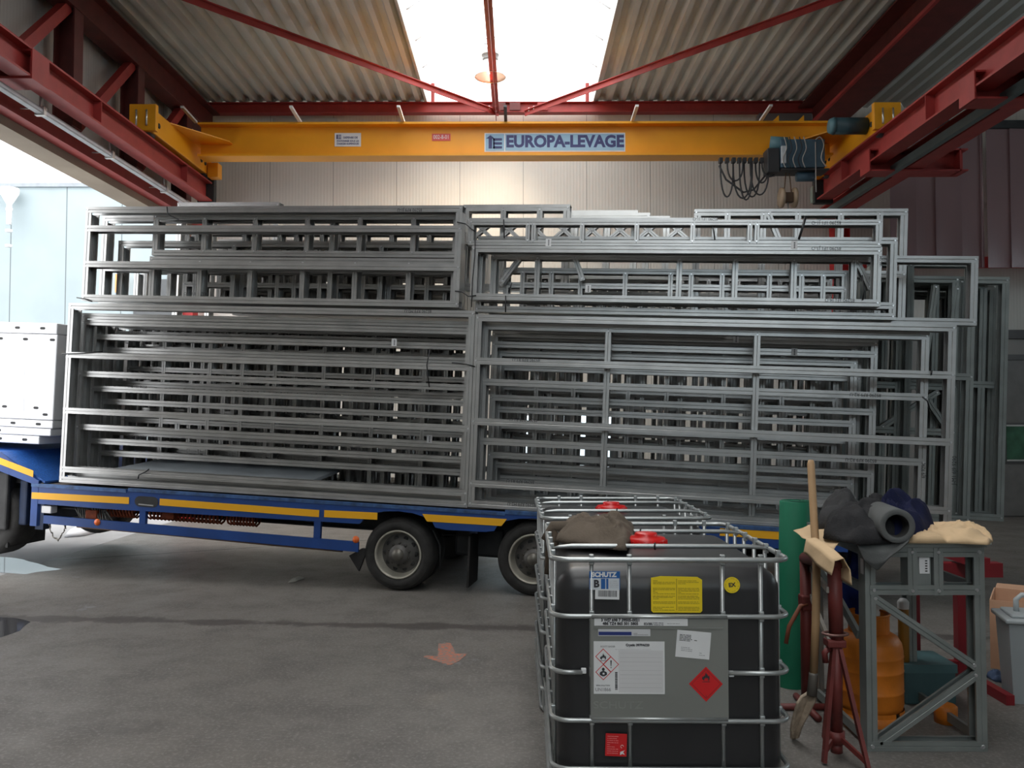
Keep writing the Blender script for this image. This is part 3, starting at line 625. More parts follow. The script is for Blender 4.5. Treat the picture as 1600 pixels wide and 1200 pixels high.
# wheels
TY = mat('tyre_rubber', (.022, .021, .020), .8, var=.35, vscale=14, bump=.15)
RIM = mat('rim_silver', s2l(176, 172, 160), .45, .3, var=.18, vscale=9); HUB = mat('hub_dark', (.07, .065, .06), .6, .2, var=.3)
def wheel(x, z, y, out=-1):
    M = Matrix.Translation((x, y, z)) @ Matrix.Rotation(pi/2 if out < 0 else -pi/2, 4, 'X')
    ty = MB().lathe([(.235, -.01), (.25, .015), (.285, .028), (.318, .02), (.345, -.005), (.357, -.04), (.357, -.20), (.345, -.23), (.30, -.245), (.235, -.23)], 48, M)
    for r_ in (.30, .327): ty.tube([(M @ Vector((r_*cos(2*pi*k/40), r_*sin(2*pi*k/40), .022 if r_ < .31 else .013))) for k in range(40)], .003, 4, closed=True)
    t = ty.build('wheel', TY, trl)
    MB().lathe([(.236, -.012), (.243, .008), (.236, .018), (.224, .012), (.218, -.02), (.212, -.075), (.196, -.10)], 48, M).build('rim', RIM, t)
    d = MB().lathe([(.20, -.10), (.165, -.085), (.12, -.055), (.098, -.03), (.092, .01), (.0, .015)], 40, M); d.build('wheel_disc', mat('disc_grey', (.11, .105, .10), .55, .3, var=.3, vscale=9), t)
    for k in range(10):
        q = 2*pi*k/10; c = Vector((.155*cos(q), .155*sin(q), -.078)); MB().lathe([(0, .004), (.024, .002), (.026, -.01)], 12, M @ Matrix.Translation(c)).build('hand_hole', DARK, t)
        q += .3; c = Vector((.108*cos(q), .108*sin(q), -.04)); MB().lathe([(0, .022), (.011, .022), (.013, 0)], 6, M @ Matrix.Translation(c)).build('wheel_nut', HUB, t)
    MB().lathe([(0, .045), (.03, .045), (.038, .035), (.055, .03), (.062, .01), (.066, -.02)], 20, M).build('hub_cap', mat('hub_cap', (.16, .15, .13), .45, .5, var=.2), t)
    MB().lathe([(0, -.2), (.235, -.2)], 24, M).build('inner_disc', DARK, t)
for x, z in ((-.02, .357), (1.335, .41)):
    wheel(x, z, .05); wheel(x, z, TW-.05, 1)
    # inner twin tyre and axle
    for y in (.33, TW-.33-.25):
        MB().lathe([(.1, 0), (.235, .01), (.33, .02), (.357, .05), (.357, .20), (.33, .23), (.1, .24)], 40, Matrix.Translation((x, y+.24, z)) @ Matrix.Rotation(pi/2, 4, 'X')).build('wheel', TY, trl)
    MB().cyl((x, .3, z), (x, TW-.3, z), .06, 14).build('axle', DARK, trl)
    MB().tube([(x+.32, .15, z+.25), (x+.4, .15, z+.1), (x+.41, .15, z-.15)], .008, 6).build('brake_hose', DARK, trl)
MB().box((.68, .08, .08), (.70, .48, .58)).build('mud_flap', BLK, trl)
MB().prism([(-.55, .30), (-.42, .38), (-.36, .38), (-.44, .15)], .1, .14, 'Y').build('mud_flap', BLK, trl)
MB().bevbox((.45, .45, .32), (.95, 1.9, .6), .03).build('suspension_box', DARK, trl)
# tractor unit behind/left
trk = thing('truck_tractor', 'dark rear end of the truck coupled under the trailer neck at the left edge', 'truck', TM(-4.83, .15, 0))
MB().bevbox((-1.6, -.10, .30), (.36, -.04, .93), .02).build('added_dark_panel', DARK, trk)  # dark panel added to hide the daylit tyre and keep this corner black
MB().box((-2.0, .05, .80), (.40, 1.9, .86)).build('wheel_cover', DARK, trk)
for y in (.5, 1.5): MB().box((-2.6, y, .55), (.4, y+.1, .85)).build('chassis_rail', DARK, trk)
for y in (0, 1.85):
    for x in (0,):
        MB().lathe([(.26, 0), (.31, .03), (.42, .03), (.455, -.03), (.455, -.30), (.42, -.34), (.26, -.30)], 40, Matrix.Translation((x, y, .43)) @ Matrix.Rotation(pi/2, 4, 'X')).build('tyre', TY, trk)
        MB().lathe([(0, -.05), (.12, -.04), (.14, -.12), (.26, -.12), (.29, .0)], 30, Matrix.Translation((x, y, .43)) @ Matrix.Rotation(pi/2, 4, 'X')).build('rim', HUB, trk)
MB().bevbox((.42, .0, .35), (.52, 2.1, .85), .02).build('rear_panel', mat('truck_blue_dark', s2l(22, 40, 70), .6, var=.3), trk)
MB().box((.56, .1, .30), (.66, .22, .84)).build('support_leg', mat('truck_blue_dark', (0, 0, 0)), trk)
MB().box((.30, -.02, .10), (.33, .55, .90)).build('mud_flap', BLK, trk); MB().bevbox((-.45, .55, .30), (.30, 1.55, .80), .03).build('air_tank_box', DARK, trk)
MB().bevbox((-4.6, .0, .5), (-2.7, 2.2, 3.0), .12, 3).build('cab', mat('cab_white', (.7, .72, .74), .35), trk)

# stack of white panels on the neck
PNL = mat('panel_white', (.82, .83, .86), .45, var=.03)
sx0 = -7.2
z = 1.235; SL = Matrix.Rotation(-radians(-.9), 4, 'Y')
hs = [(.09, -4.28, 'grey-edged white steel panel, lowest of the stack on the trailer neck'), (.08, -4.14, 'white slotted steel panel, second from the bottom of the stack on the trailer neck'), (.085, -4.12, 'white steel panel, third from the bottom of the stack on the trailer neck'), (.95, -4.12, 'tall white slotted panel box in the middle of the stack on the trailer neck'), (.12, -4.13, 'white steel panel on top of the stack on the trailer neck')]
for i, (hh, xe, lab) in enumerate(hs):
    p = thing('steel_formwork', lab, 'formwork', TM(xe, .25, z), 'white panels stacked on the trailer neck')
    MB().bevbox((sx0-xe, 0, 0), (0, 1.9, hh), .012).build('panel_body', PNL, p)
    ss = [(-.5, hh/2), (-.18, hh/2)] if hh < .2 else [(-.62, .13), (-.62+.4, .13), (-.1, .06), (-.72, hh-.06), (-.40, hh-.06), (-.06, hh-.06), (-.7, .5)][:6]
    if i == 1: ss = [(-.66, hh/2)]
    for (a_, b_) in ss:
        MB().prism([(a_+.018*cos(q)+(.014 if cos(q) > 0 else -.014), b_+.014*sin(q)) for q in [2*pi*k/14+.01 for k in range(14)]], -.003, .001, 'Y').build('slot', DARK, p)
    z += hh+.006
# ================================================================== THE LOAD OF STEEL FRAMES
def member(mb, p0, p1, w=.064, d=.14, side=1, y=0, screws=True):
    p0, p1 = Vector((p0[0], p0[1])), Vector((p1[0], p1[1])); t = (p1-p0).normalized(); n = Vector((-t.y, t.x))*side
    th, lp = .004, .014; h = w/2
    # C section in (n, depth): web on the +n side, flanges front and back, lips on the -n side
    sec = [(h, 0), (h, d), (-h, d), (-h, d-lp), (-h+th, d-lp), (-h+th, d-th), (h-th, d-th), (h-th, th), (-h+th, th), (-h+th, lp), (-h, lp), (-h, 0), (-h*.12, 0), (0, .0035), (h*.12, 0)]
    vs = []
    for p in (p0, p1):
        for a, b in sec: q = p+n*a; vs.append(Vector((q.x, y+b, q.y)))
    k = len(sec)
    mb.mi = 0
    mb._add(vs, [tuple(range(k)), tuple(range(2*k-1, k-1, -1))]+[(i, i+k, (i+1) % k+k, (i+1) % k) for i in range(k)])
    # pressed groove along the face
    mb.mi = 1
    if screws:
        L_ = (p1-p0).length
        for f in (.022, L_-.022):
            c = p0+t*f
            vs = [Vector((c.x+.0085*cos(2*pi*j/8), y-.004, c.y+.0085*sin(2*pi*j/8))) for j in range(8)]+[Vector((c.x+.011*cos(2*pi*j/8), y+.0005, c.y+.011*sin(2*pi*j/8))) for j in range(8)]
            mb._add(vs, [tuple(range(8))]+[(j, (j+1) % 8, (j+1) % 8+8, j+8) for j in range(8)])
    mb.mi = 0
    return mb
GM = [GALV, SCREW]
def frame(label, group, yl, s0, s1, t0, t1, rails=(), studs=(), diags=(), d=.14, w=.062, cat='steel frame', slope=0.0, ends=(1, 1), tb=(1, 1), name='steel_framework', mats=None):
    """a welded frame of C studs in the plane yl; slope tilts t along s"""
    o = thing(name, label, cat, TM(s0, yl, t0), group); GMX = mats or GM
    H = t1-t0; Wd = s1-s0; h = w/2
    def z(x): return slope*x
    if tb[1]: member(MB_ := MB(), (0, H-h), (Wd, H-h+z(Wd)), w, d, 1).build('top_rail', GMX, o)
    if tb[0]: member(MB_ := MB(), (0, h), (Wd, h+z(Wd)), w, d, -1).build('bottom_rail', GMX, o)
    if ends[0]: member(MB(), (h, w), (h, H-w), w, d-.004, 1, .002, False).build('end_stud', GMX, o)
    if ends[1]: member(MB(), (Wd-h, w+z(Wd)), (Wd-h, H-w+z(Wd)), w, d-.004, -1, .002, False).build('end_stud', GMX, o)
    for r in rails:
        if isinstance(r, (list, tuple)): r_, a, b = r
        else: r_, a, b = r, s0, s1
        member(MB(), (a-s0, r_-t0+z(a-s0)), (b-s0, r_-t0+z(b-s0)), w, d, 1 if r_ > 1.3 else -1).build('rail', GMX, o)
    for s in studs:
        if isinstance(s, (list, tuple)): s_, a, b = s
        else: s_, a, b = s, t0+w*.5, t1-w*.5
        member(MB(), (s_-s0, a-t0), (s_-s0, b-t0), w*.85, d-.01, 1 if s_ < 1 else -1, -.003).build('stud', GMX, o)
    for (p, q) in diags:
        member(MB(), (p[0]-s0, p[1]-t0), (q[0]-s0, q[1]-t0), w*.8, d*.6, 1, -.002).build('brace', GMX, o)
    return o
def stamp(o, body, u, v, yl, rot=pi, size=.045, ori=0):
    s, t = TL(u, v, yl); lx, _, lz = (TM().inverted() @ (o.matrix_basis.translation)).to_tuple()
    return text('stamped_marking', body, size, fx(s-lx, -.0015, t-lz, rot), INK, o, .0004, sx=.9)
def sticker(o, u, v, yl, w=.055, h=.075):
    s, t = TL(u, v, yl); lx, _, lz = (TM().inverted() @ (o.matrix_basis.translation)).to_tuple(); x, z_ = s-lx, t-lz
    p = MB().box((x-w/2, -.002, z_-h/2), (x+w/2, -.0005, z_+h/2)).build('paper_sticker', PAPER, o)
    m = MB()
    for k in range(4): m.box((x-.004, -.0026, z_-.028+k*.015), (x+.008, -.002, z_-.019+k*.015))
    m.build('sticker_print', INK, p)
P_ = .156
def Y_(i): return .05+P_*i
GN = dict(LL='frames of the lower left stack', LR='frames of the lower right stack', UL='frames of the upper left stack', UR='frames of the upper right stack', RR='tall frames at the right rear')
ORD = ['frontmost', 'second', 'third', 'fourth', 'fifth', 'sixth', 'seventh', 'eighth', 'ninth', 'tenth', 'eleventh', 'twelfth', 'thirteenth', 'fourteenth']
PLC = dict(LL='the lower left stack', LR='the lower right stack', UL='the upper left stack', UR='the upper right stack', RR='the tall stack at the right rear of the trailer')
# --- lower left
A = frame('long galvanised steel frame at the front of the lower left stack, four bare horizontal bays', GN['LL'], Y_(0), -3.845, .66, .86, 2.79, rails=(2.23, 1.63, 1.00))
stamp(A, '85290 RF9 M2-U', 653, 486, Y_(0))
for i, (ts, s1, sl) in enumerate((((2.60, 2.035, 1.455, .92), .60, 0), ((2.455, 1.88, 1.30, .93), .58, 0), ((2.68, 2.32, 1.74, 1.16), .60, 0), ((2.52, 1.95, 1.39), .55, 0)), 1):
    fr_ = frame(f'dark galvanised steel frame with long bars, {ORD[i]} from the front in {PLC["LL"]}', GN['LL'], Y_(i), -3.82+.02*i, s1, .86, 2.72-.02*i, rails=[t for t in ts])
    if i == 2: stamp(fr_, '85290 RF1 J2-U', 215, 519, Y_(2), size=.04); stamp(fr_, '85290 RF1 J2-U', 215, 604, Y_(2), size=.04); stamp(fr_, '85290 RF1 J2-U', 215, 682, Y_(2), size=.04); stamp(fr_, '85290 RF1 J1-U', 634, 513, Y_(2))
    if i == 1: sticker(fr_, 616, 535, Y_(1)); sticker(fr_, 671, 686, Y_(1)); sticker(fr_, 277, 666, Y_(1))
for i in range(5, 14):
    rnd = random.Random(100+i); s0 = -3.75+.05*(i % 3); s1 = .5-.04*(i % 4)
    st = []; x = s0+rnd.uniform(.25, .5)
    while x < s1-.2: st.append(x); x += rnd.choice((.14, .2, .28, .40) if i > 5 else (.4, .58))
    frame(f'steel frame with upright studs, {ORD[i]} from the front in {PLC["LL"]}', GN['LL'], Y_(i), s0, s1, .86, 2.70+.02*(i % 3), rails=[1.05+rnd.uniform(0, .2), 1.5+rnd.uniform(0, .2), 1.95+rnd.uniform(0, .2), 2.35+rnd.uniform(0, .15)][(i % 2):], studs=st, w=.055)
# --- lower right
B = frame('long galvanised steel frame at the front of the lower right stack', GN['LR'], Y_(0), .665, 5.05, .87, 2.755, rails=(2.30, 1.705, 1.10), w=.066)
for v in (562, 656, 752): stamp(B, '85290 RF9 R1-U', 822 if v < 600 else (818 if v < 700 else 813), v, Y_(0))
stamp(B, '85290 RF9 M2-U', 815, 788, Y_(0))
stamp(B, 'J-M1 6J9 9290', 1491, 735, Y_(0), rot=pi/2, size=.05)
B1 = frame('galvanised steel frame with two upright posts, second from the front in the lower right stack', GN['LR'], Y_(1), .70, 4.87, .87, 2.69, rails=(2.10, 1.51), studs=(1.96, 3.36), w=.066)
stamp(B1, '85290 RF9 R2-U', 1352, 617, Y_(1)); stamp(B1, '85290 RF9 R2-U', 1345, 719, Y_(1)); stamp(B1, '6J9 9290', 1443, 735, Y_(1), rot=pi/2)
q = frame('light coloured flat steel channel lying inside the lower right stack near its top', GN['LR'], Y_(2), 1.02, 3.07, 2.61, 2.675, tb=(0, 1), ends=(0, 0), w=.062, name='steel_channel', cat='steel channel')
for i, (ts, s0, s1) in enumerate((((2.50, 1.95, 1.36), .74, 4.50), ((2.42, 1.83, 1.25), .76, 4.35), ((2.56, 2.28, 1.66, 1.10), .72, 4.42)), 3):
    fr_ = frame(f'dark galvanised steel frame with long bars, {ORD[i]} from the front in {PLC["LR"]}', GN['LR'], Y_(i), s0, s1, .87, 2.70-.02*i, rails=ts)
    if i == 3: sticker(fr_, 1241, 550, Y_(3)); sticker(fr_, 1150, 530, Y_(3))
for i in range(6, 14):
    rnd = random.Random(300+i); s0 = .75+.05*(i % 3); s1 = 4.12+.06*(i % 4)
    st = []; x = s0+rnd.uniform(.25, .6)
    while x < s1-.2: st.append(x); x += rnd.choice((.14, .2, .30, .40) if i > 6 else (.4, .58))
    frame(f'steel frame with upright studs, {ORD[i]} from the front in {PLC["LR"]}', GN['LR'], Y_(i), s0, s1, .87, 2.68+.02*(i % 3), rails=[1.05+rnd.uniform(0, .2), 1.5+rnd.uniform(0, .2), 1.9+rnd.uniform(0, .2), 2.35+rnd.uniform(0, .15)][(i % 2):], studs=st, w=.055)
# --- upper left
U = frame('galvanised steel frame at the front of the upper left stack, with pale left edge', GN['UL'], Y_(0), -3.695, .49, 2.82, 3.835, rails=(3.60, 3.215), w=.066)
stamp(U, '85290 RF9 J1-U', 640, 328, Y_(0))
gs = [-2.965, -2.383, -1.801, -1.211, -.634, -.058]
frame('low ladder-like steel frame, upper of two behind the upper left front frame', GN['UL'], Y_(1), -2.99, .42, 3.34, 3.79, studs=gs[1:])
ub = frame('low ladder-like steel frame, lower of two behind the upper left front frame', GN['UL'], Y_(1), -3.01, .42, 2.83, 3.33, studs=[g-.03 for g in gs[1:]])
stamp(ub, '85290 RF1 J1-O', 305, 459, Y_(1))
frame('steel frame with bright left end, third from the front in the upper left stack', GN['UL'], Y_(2), -3.72, .40, 2.83, 3.81, rails=((3.22, -3.66, .36),), studs=(-1.0,))
frame('nested steel frame with bright left end, fourth from the front in the upper left stack', GN['UL'], Y_(3), -3.62, .38, 2.84, 3.56, studs=(-2.2, -.5), rails=())
for i in range(4, 13):
    rnd = random.Random(500+i); s0 = (-2.9, -3.62, -2.6, -2.75, -2.5, -2.7, -2.4, -2.65, -2.3)[i-4]; st = []; x = s0+.15
    while x < .2: st.append(x); x += rnd.choice((.2, .3, .42, .58))
    frame(f'steel frame with upright studs, {ORD[i]} from the front in {PLC["UL"]}', GN['UL'], Y_(i), s0, .35, 2.84, (3.72, 3.30, 3.62, 3.7, 3.55, 3.74, 3.6, 3.68, 3.8)[i-4], rails=[3.35] if i % 2 else [3.1], studs=st, w=.055)
s0, t0 = TL(277, 321, 2.15); s1, t1 = TL(436, 322, 2.15)
frame('short bright steel frame poking up at the back of the upper left stack', GN['UL'], 2.15, s0, s1, 2.75, t0+.04, w=.07, studs=(s0+.5,))
# --- upper right
us = [.606, 1.153, 1.21, 1.682, 2.204, 2.726, 3.246, 3.31]
V0 = frame('low steel frame of joined bays, topmost at the front of the upper right stack', GN['UR'], Y_(0), .56, 4.40, 3.44, 3.69, studs=us[1:], w=.05)
stamp(V0, '85290 1F1 J1-O', 1102, 342, Y_(0), size=.04); stamp(V0, '85290 1F1 J1-O', 1291, 348, Y_(0)); sticker(V0, 857, 379, Y_(0)); sticker(V0, 1241, 383, Y_(0))
V1 = frame('rectangular steel frame at the front of the upper right stack, under the low frame', GN['UR'], Y_(0), .60, 4.405, 2.90, 3.435, w=.064)
stamp(V1, '85290 1F1 J3-O', 1291, 388, Y_(0)); stamp(V1, '85290 1F1 J4-O', 1312, 469, Y_(0)); stamp(V1, 'W-SM', 1377, 408, Y_(0), rot=pi/2, size=.04); sticker(V1, 919, 451, Y_(0))
frame('slightly longer steel frame, second from the front in the upper right stack', GN['UR'], Y_(1), .62, 4.575, 2.80, 3.56, rails=(2.93,), w=.06)
s0, t0 = TL(772, 402, .52); s1, t1 = TL(1520, 407, .52)
d0 = TL(900, 404, .52); d1_ = TL(913, 442, .52); e0 = TL(815, 408, .52); e1 = TL(788, 445, .52); f0 = TL(1333, 410, .52); f1 = TL(1355, 455, .52)
frame('dull steel frame reaching furthest right above the front frames', GN['UR'], .362, s0, s1, 2.78, 3.42, studs=[TL(u, 430, .52)[0] for u in (843, 1061, 1147, 1237, 1329)], diags=((d0, d1_), (e0, e1), (f0, f1)), w=.062)
# lattice girder with crossed braces
s0, t1 = TL(730, 328, .7); s1, t0 = TL(1128, 378, .7)
t1 = 3.93; t0 = 3.57; dg = []; x = s0+.06
while x < s1-.3:
    dg.append(((x, t0+.05), (x+.24, t1-.10))); dg.append(((x+.24, t0+.05), (x, t1-.10))); x += .29
frame('steel lattice girder with crossed braces behind the top of the upper right stack', GN['UR'], .68, s0, s1-.05, t0, t1-.08, diags=dg, w=.05, d=.12, name='lattice_girder')
s0, t0 = TL(728, 327, .95); s1, t1 = TL(893, 327, .95)
frame('short steel frame poking up beside the post at the middle top of the load', GN['UR'], .82, s0, s1, 3.1, t0+.02, studs=[TL(846, 340, .95)[0], TL(790, 340, .95)[0]], w=.07)
for k, (u0, u1, v) in enumerate(((893, 997, 330), (893, 1016, 334), (893, 1047, 339))):
    s0, t0 = TL(u0, v, 1.54-.156*k); s1, _ = TL(u1, v, 1.54-.156*k)
    frame(['bright steel frame, shortest of three stepped ones at the middle top', 'bright steel frame, middle one of three stepped ones at the middle top', 'bright steel frame, longest of three stepped ones at the top'][k], GN['UR'], 1.54-.156*k, s0, s1, 3.3, t0+.01, studs=(s0+.4,), w=.07, mats=[mat('galvanised_steel_lit', (.78, .78, .76), .35, .5, .05), SCREW])  # lighter copy of the frame steel, strong light put into its colour
s0, t0 = TL(1085, 329, 1.0); s1, t1 = TL(1420, 329, 1.0)
frame('tall steel frame standing highest at the right, with slanted brace', GN['UR'], 1.02, s0, s1, 2.8, t0+.02, studs=[TL(u, 340, 1.02)[0] for u in (1137, 1193, 1247, 1314, 1375)], rails=(3.35,), diags=((TL(1200, 331, 1.02), TL(1232, 410, 1.02)),), w=.07)
for i in (4, 5, 6, 7, 9, 11):
    rnd = random.Random(700+i); s0 = .75+.1*rnd.random(); s1 = 4.15+.06*(i % 3); st = []; x = s0+.2
    while x < s1-.2: st.append(x); x += rnd.choice((.12, .2, .3, .45))
    frame(f'steel frame with upright studs, {ORD[i]} from the front in {PLC["UR"]}', GN['UR'], {4: .522, 5: 1.70, 6: 1.86, 7: 2.02, 9: 2.18, 11: 2.34}[i], s0, s1, 2.80, (3.30, 3.42, 3.50, 3.38, 3.52, 3.46)[(4, 5, 6, 7, 9, 11).index(i)], studs=st, rails=[3.02, 3.2] if i % 2 else [3.12], w=.055)
# --- tall frames at the right rear
R1s, R1t = TL(1522, 408, 1.3); R2s, R2t = TL(1557, 440, 1.9)
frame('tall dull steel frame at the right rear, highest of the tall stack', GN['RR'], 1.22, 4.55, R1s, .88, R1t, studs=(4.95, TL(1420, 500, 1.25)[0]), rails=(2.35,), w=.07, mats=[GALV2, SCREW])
sl0, sl1 = TL(1463, 445, 1.4), TL(1447, 560, 1.4); sm0, sm1 = TL(1497, 448, 1.4), TL(1482, 560, 1.4)
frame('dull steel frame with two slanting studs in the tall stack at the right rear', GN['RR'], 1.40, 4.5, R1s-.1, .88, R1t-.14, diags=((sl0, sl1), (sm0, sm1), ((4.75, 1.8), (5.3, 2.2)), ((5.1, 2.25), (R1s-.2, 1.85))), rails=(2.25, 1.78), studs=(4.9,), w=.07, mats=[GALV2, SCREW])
for k, y in enumerate((1.58, 1.74, 1.90, 2.06, 2.22)):
    xs = [4.5+.05*k, 4.8, 5.05, 5.3+.03*k, 5.55]
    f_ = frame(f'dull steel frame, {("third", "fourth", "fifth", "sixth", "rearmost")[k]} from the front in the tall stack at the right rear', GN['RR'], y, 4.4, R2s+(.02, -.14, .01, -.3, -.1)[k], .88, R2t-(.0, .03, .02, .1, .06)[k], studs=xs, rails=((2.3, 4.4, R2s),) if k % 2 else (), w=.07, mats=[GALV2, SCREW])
# loose sheets lying inside the lower left stack
s0, t0 = TL(175, 736, .3); s1, t1 = TL(488, 748, .3)
tag(MB().prism([(s0, .22), (s1, .22), (s1+.12, .75), (s0+.3, .75)], 0, .035, 'Z').build('sheet_bundle', mat('sheet_zinc', (.50, .55, .60), .4, .5, .12, 3), M=TM(0, 0, .93) @ Matrix.Rotation(radians(11), 4, 'X')), 'pale flat bundle of steel sheets lying at the bottom of the lower left stack', 'steel sheet')
# black cable ties
TIE = mat('black_tie', (.012, .012, .014), .4)
def tie(label, pts, yl=.03, r=.007):
    pp = [TL(u, v, yl) for u, v in pts]; P0 = pp[0]
    o = MB().tube([(s-P0[0], -.004*(i % 2), t-P0[1]) for i, (s, t) in enumerate(pp)], r, 6)
    e = pp[-1]
    tag(o.build('cable_tie', TIE, M=TM(P0[0], yl, P0[1])), label, 'cable tie', 'black cable ties and straps on the steel frames')
tie('black cable tie over the top rail of the upper left stack', [(261, 323), (262, 332), (264, 336), (280, 343)])
tie('black cable tie at the left foot of the upper left stack', [(120, 465), (133, 467), (144, 471)])
tie('black cable tie across the left end of the lower left stack', [(97, 553), (130, 552), (160, 549)])
tie('black cable tie hanging over the sheet bundle', [(233, 733), (228, 737), (217, 742), (216, 748)])
tie('black cable tie joining the two upper stacks at the middle top', [(714, 347), (728, 350), (737, 358), (743, 362)])
tie('long black strap dangling between the two upper stacks', [(743, 360), (742, 400), (738, 440), (737, 480)], r=.005)
tie('black cable tie joining the two upper stacks just above the lower stacks', [(711, 455), (722, 456), (732, 463), (744, 462)])
tie('black cable tie around the middle post at half height', [(706, 567), (728, 569), (742, 573)])
tie('black cable tie over the top box of the upper right stack, left one', [(787, 343), (788, 372)])
tie('black cable tie slanting over the upper right stack, below the paper label', [(800, 442), (795, 456)])
tie('black cable tie on the second rail bundle, left part of the upper right stack', [(790, 462), (790, 488)])
tie('thick black strap slanting over the top right of the load', [(1259, 338), (1254, 355), (1248, 374)], r=.012)
tie('black cable tie hanging from the crossed-brace girder', [(1114, 354), (1117, 375)])
tie('black cable tie near the right end of the upper right stack', [(1347, 430), (1350, 455), (1348, 469)])
tie('long black strap dangling inside the lower left stack near the middle post', [(672, 545), (667, 570), (668, 585), (671, 605)], r=.006)
tie('black cable tie on the third rail near the right end of the front lower frame', [(1456, 579), (1455, 586)])
tie('black strap looped on the right rear frames', [(1441, 620), (1449, 627), (1453, 640)])
# ================================================================== TANKS IN THE FOREGROUND
HD_ = mat('tank_black', (.022, .022, .024), .38, var=.15, vscale=3, bump=.03, bscale=8)
CG = mat('cage_zinc', (.42, .44, .44), .38, .7, .12, 10)
RC = mat('cap_red', s2l(206, 34, 34), .35, var=.05)
def rrect(x0, y0, x1, y1, r, z, n=5):
    P = []
    for cx_, cy_, a in ((x1-r, y0+r, -pi/2), (x1-r, y1-r, 0), (x0+r, y1-r, pi/2), (x0+r, y0+r, pi)):
        for k in range(n+1): q = a+pi/2*k/n; P.append((cx_+r*cos(q), cy_+r*sin(q), z))
    return P
VX = [-.334, -.173, .222, .384]; RZ = [1.135, .897, .661, .460, .258]
def ibc(label, M, plate):
    t = thing('intermediate_bulk_container', label, 'tank', M, 'black caged liquid tanks')
    b = bmesh.new(); bmesh.ops.create_cube(b, size=1)
    for v in b.verts: v.co = Vector((v.co.x*.965, .59+v.co.y*1.14, .17+(v.co.z+.5)*.915))
    bmesh.ops.bevel(b, geom=list(b.edges), offset=.085, segments=6, affect='EDGES', profile=.5)
    bmesh.ops.subdivide_edges(b, edges=[e for e in b.edges if e.calc_length() > .3], cuts=9, use_grid_fill=True)
    for v in b.verts:
        if v.co.z > 1.0:
            fx_ = max(0, 1-(v.co.x/.48)**2); fy_ = max(0, 1-((v.co.y-.59)/.57)**2); v.co.z += .035*fx_*fy_
        if v.co.y < .1: v.co.y -= .012*max(0, 1-(v.co.x/.48)**2)*max(0, sin((v.co.z-.17)/.915*pi))
    mb = MB(); b.verts.index_update(); mb._add([v.co.copy() for v in b.verts], [[v.index for v in f.verts] for f in b.faces], True); b.free()
    bo = mb.build('bottle', HD_, t)
    cz = 1.085
    cap = MB().lathe([(0, .062), (.05, .062), (.055, .055), (.055, .045), (.09, .040), (.097, .03), (.10, -.01), (.085, -.02)], 36, Matrix.Translation((-.03, .53, cz+.03)))
    for k in range(24):
        q = 2*pi*k/24; cap.box((-.004, -.004, -.012), (.004, .004, .028), Matrix.Translation((-.03+.1*cos(q), .53+.1*sin(q), cz+.03)) @ Matrix.Rotation(q, 4, 'Z'))
    cap.build('screw_cap', RC, t)
    for i, z in enumerate(RZ):
        R = rrect(-.505, -.005, .505, 1.185, .075, z)
        if plate and z == .661:
            n = len(R); # open ring: leave out the part behind the label plate
            MB().tube([(.235, -.005, z)]+R[:n]+[(-.375, -.005, z)], .0105, 8).build('cage_rail', CG, t)
        else: MB().tube(R, .0115 if i == 0 else .0105, 8, closed=True).build('cage_rail', CG, t)
    def post(x, y, nx, ny):
        m = MB().tube([(x-nx*.012, y-ny*.012, .17), (x-nx*.012, y-ny*.012, 1.125)], .0095, 8)
        for z in RZ[:-1]: m.bevbox((x-nx*.006-.011, y-ny*.006-.011, z-.022), (x-nx*.006+.011, y-ny*.006+.011, z+.022), .004)
        m.build('cage_post', CG, t)
    for x in VX: post(x, -.0, 0, -1)
    for x in VX: post(x, 1.18, 0, 1)
    for y in (.13, .32, .51, .70, .89, 1.07): post(-.5, y, -1, 0); post(.5, y, 1, 0)
    for y in (.30, .80):
        MB().tube([(-.497, y, 1.135), (-.46, y, 1.142), (-.40, y, 1.146), (.40, y, 1.146), (.46, y, 1.142), (.497, y, 1.135)], [.004, .008, .011, .011, .008, .004], 8).build('top_bar', CG, t)
        MB().tube([(-.02, y, 1.147+.012*cos(a)) if 0 else (-.02+.003*cos(a), y+.014*cos(a), 1.146+.014*sin(a)) for a in [2*pi*k/10 for k in range(10)]], .004, 5, closed=True).build('bar_clip', DARK, t)
    p = MB()
    p.tube(rrect(-.5, 0, .5, 1.18, .06, .13), .016, 8, closed=True).tube(rrect(-.5, 0, .5, 1.18, .06, .02), .014, 8, closed=True)
    p.build('pallet_frame', CG, t)
    MB().bevbox((-.49, .01, .14), (.49, 1.17, .165), .01).build('pallet_deck', CG, t)
    for x in (-.45, 0, .45):
        for y in (.05, .59, 1.13): MB().bevbox((x-.05, y-.04, .0), (x+.05, y+.04, .14), .01).build('pallet_foot', CG, t)
    return t
IY = 3.675
IO = Vector((PY(1048, 1000, IY).x, IY, 0))
T1 = ibc('black caged liquid tank nearest the camera, with labels and a grey plate on its front', Matrix.Translation(IO) @ Matrix.Rotation(radians(-.6), 4, 'Z'), True)
I2 = Vector((PY(980, 808, 5.08).x, 5.10, 0))
T2 = ibc('black caged liquid tank standing behind the labelled one, mostly hidden', Matrix.Translation(I2) @ Matrix.Rotation(radians(.5), 4, 'Z'), False)
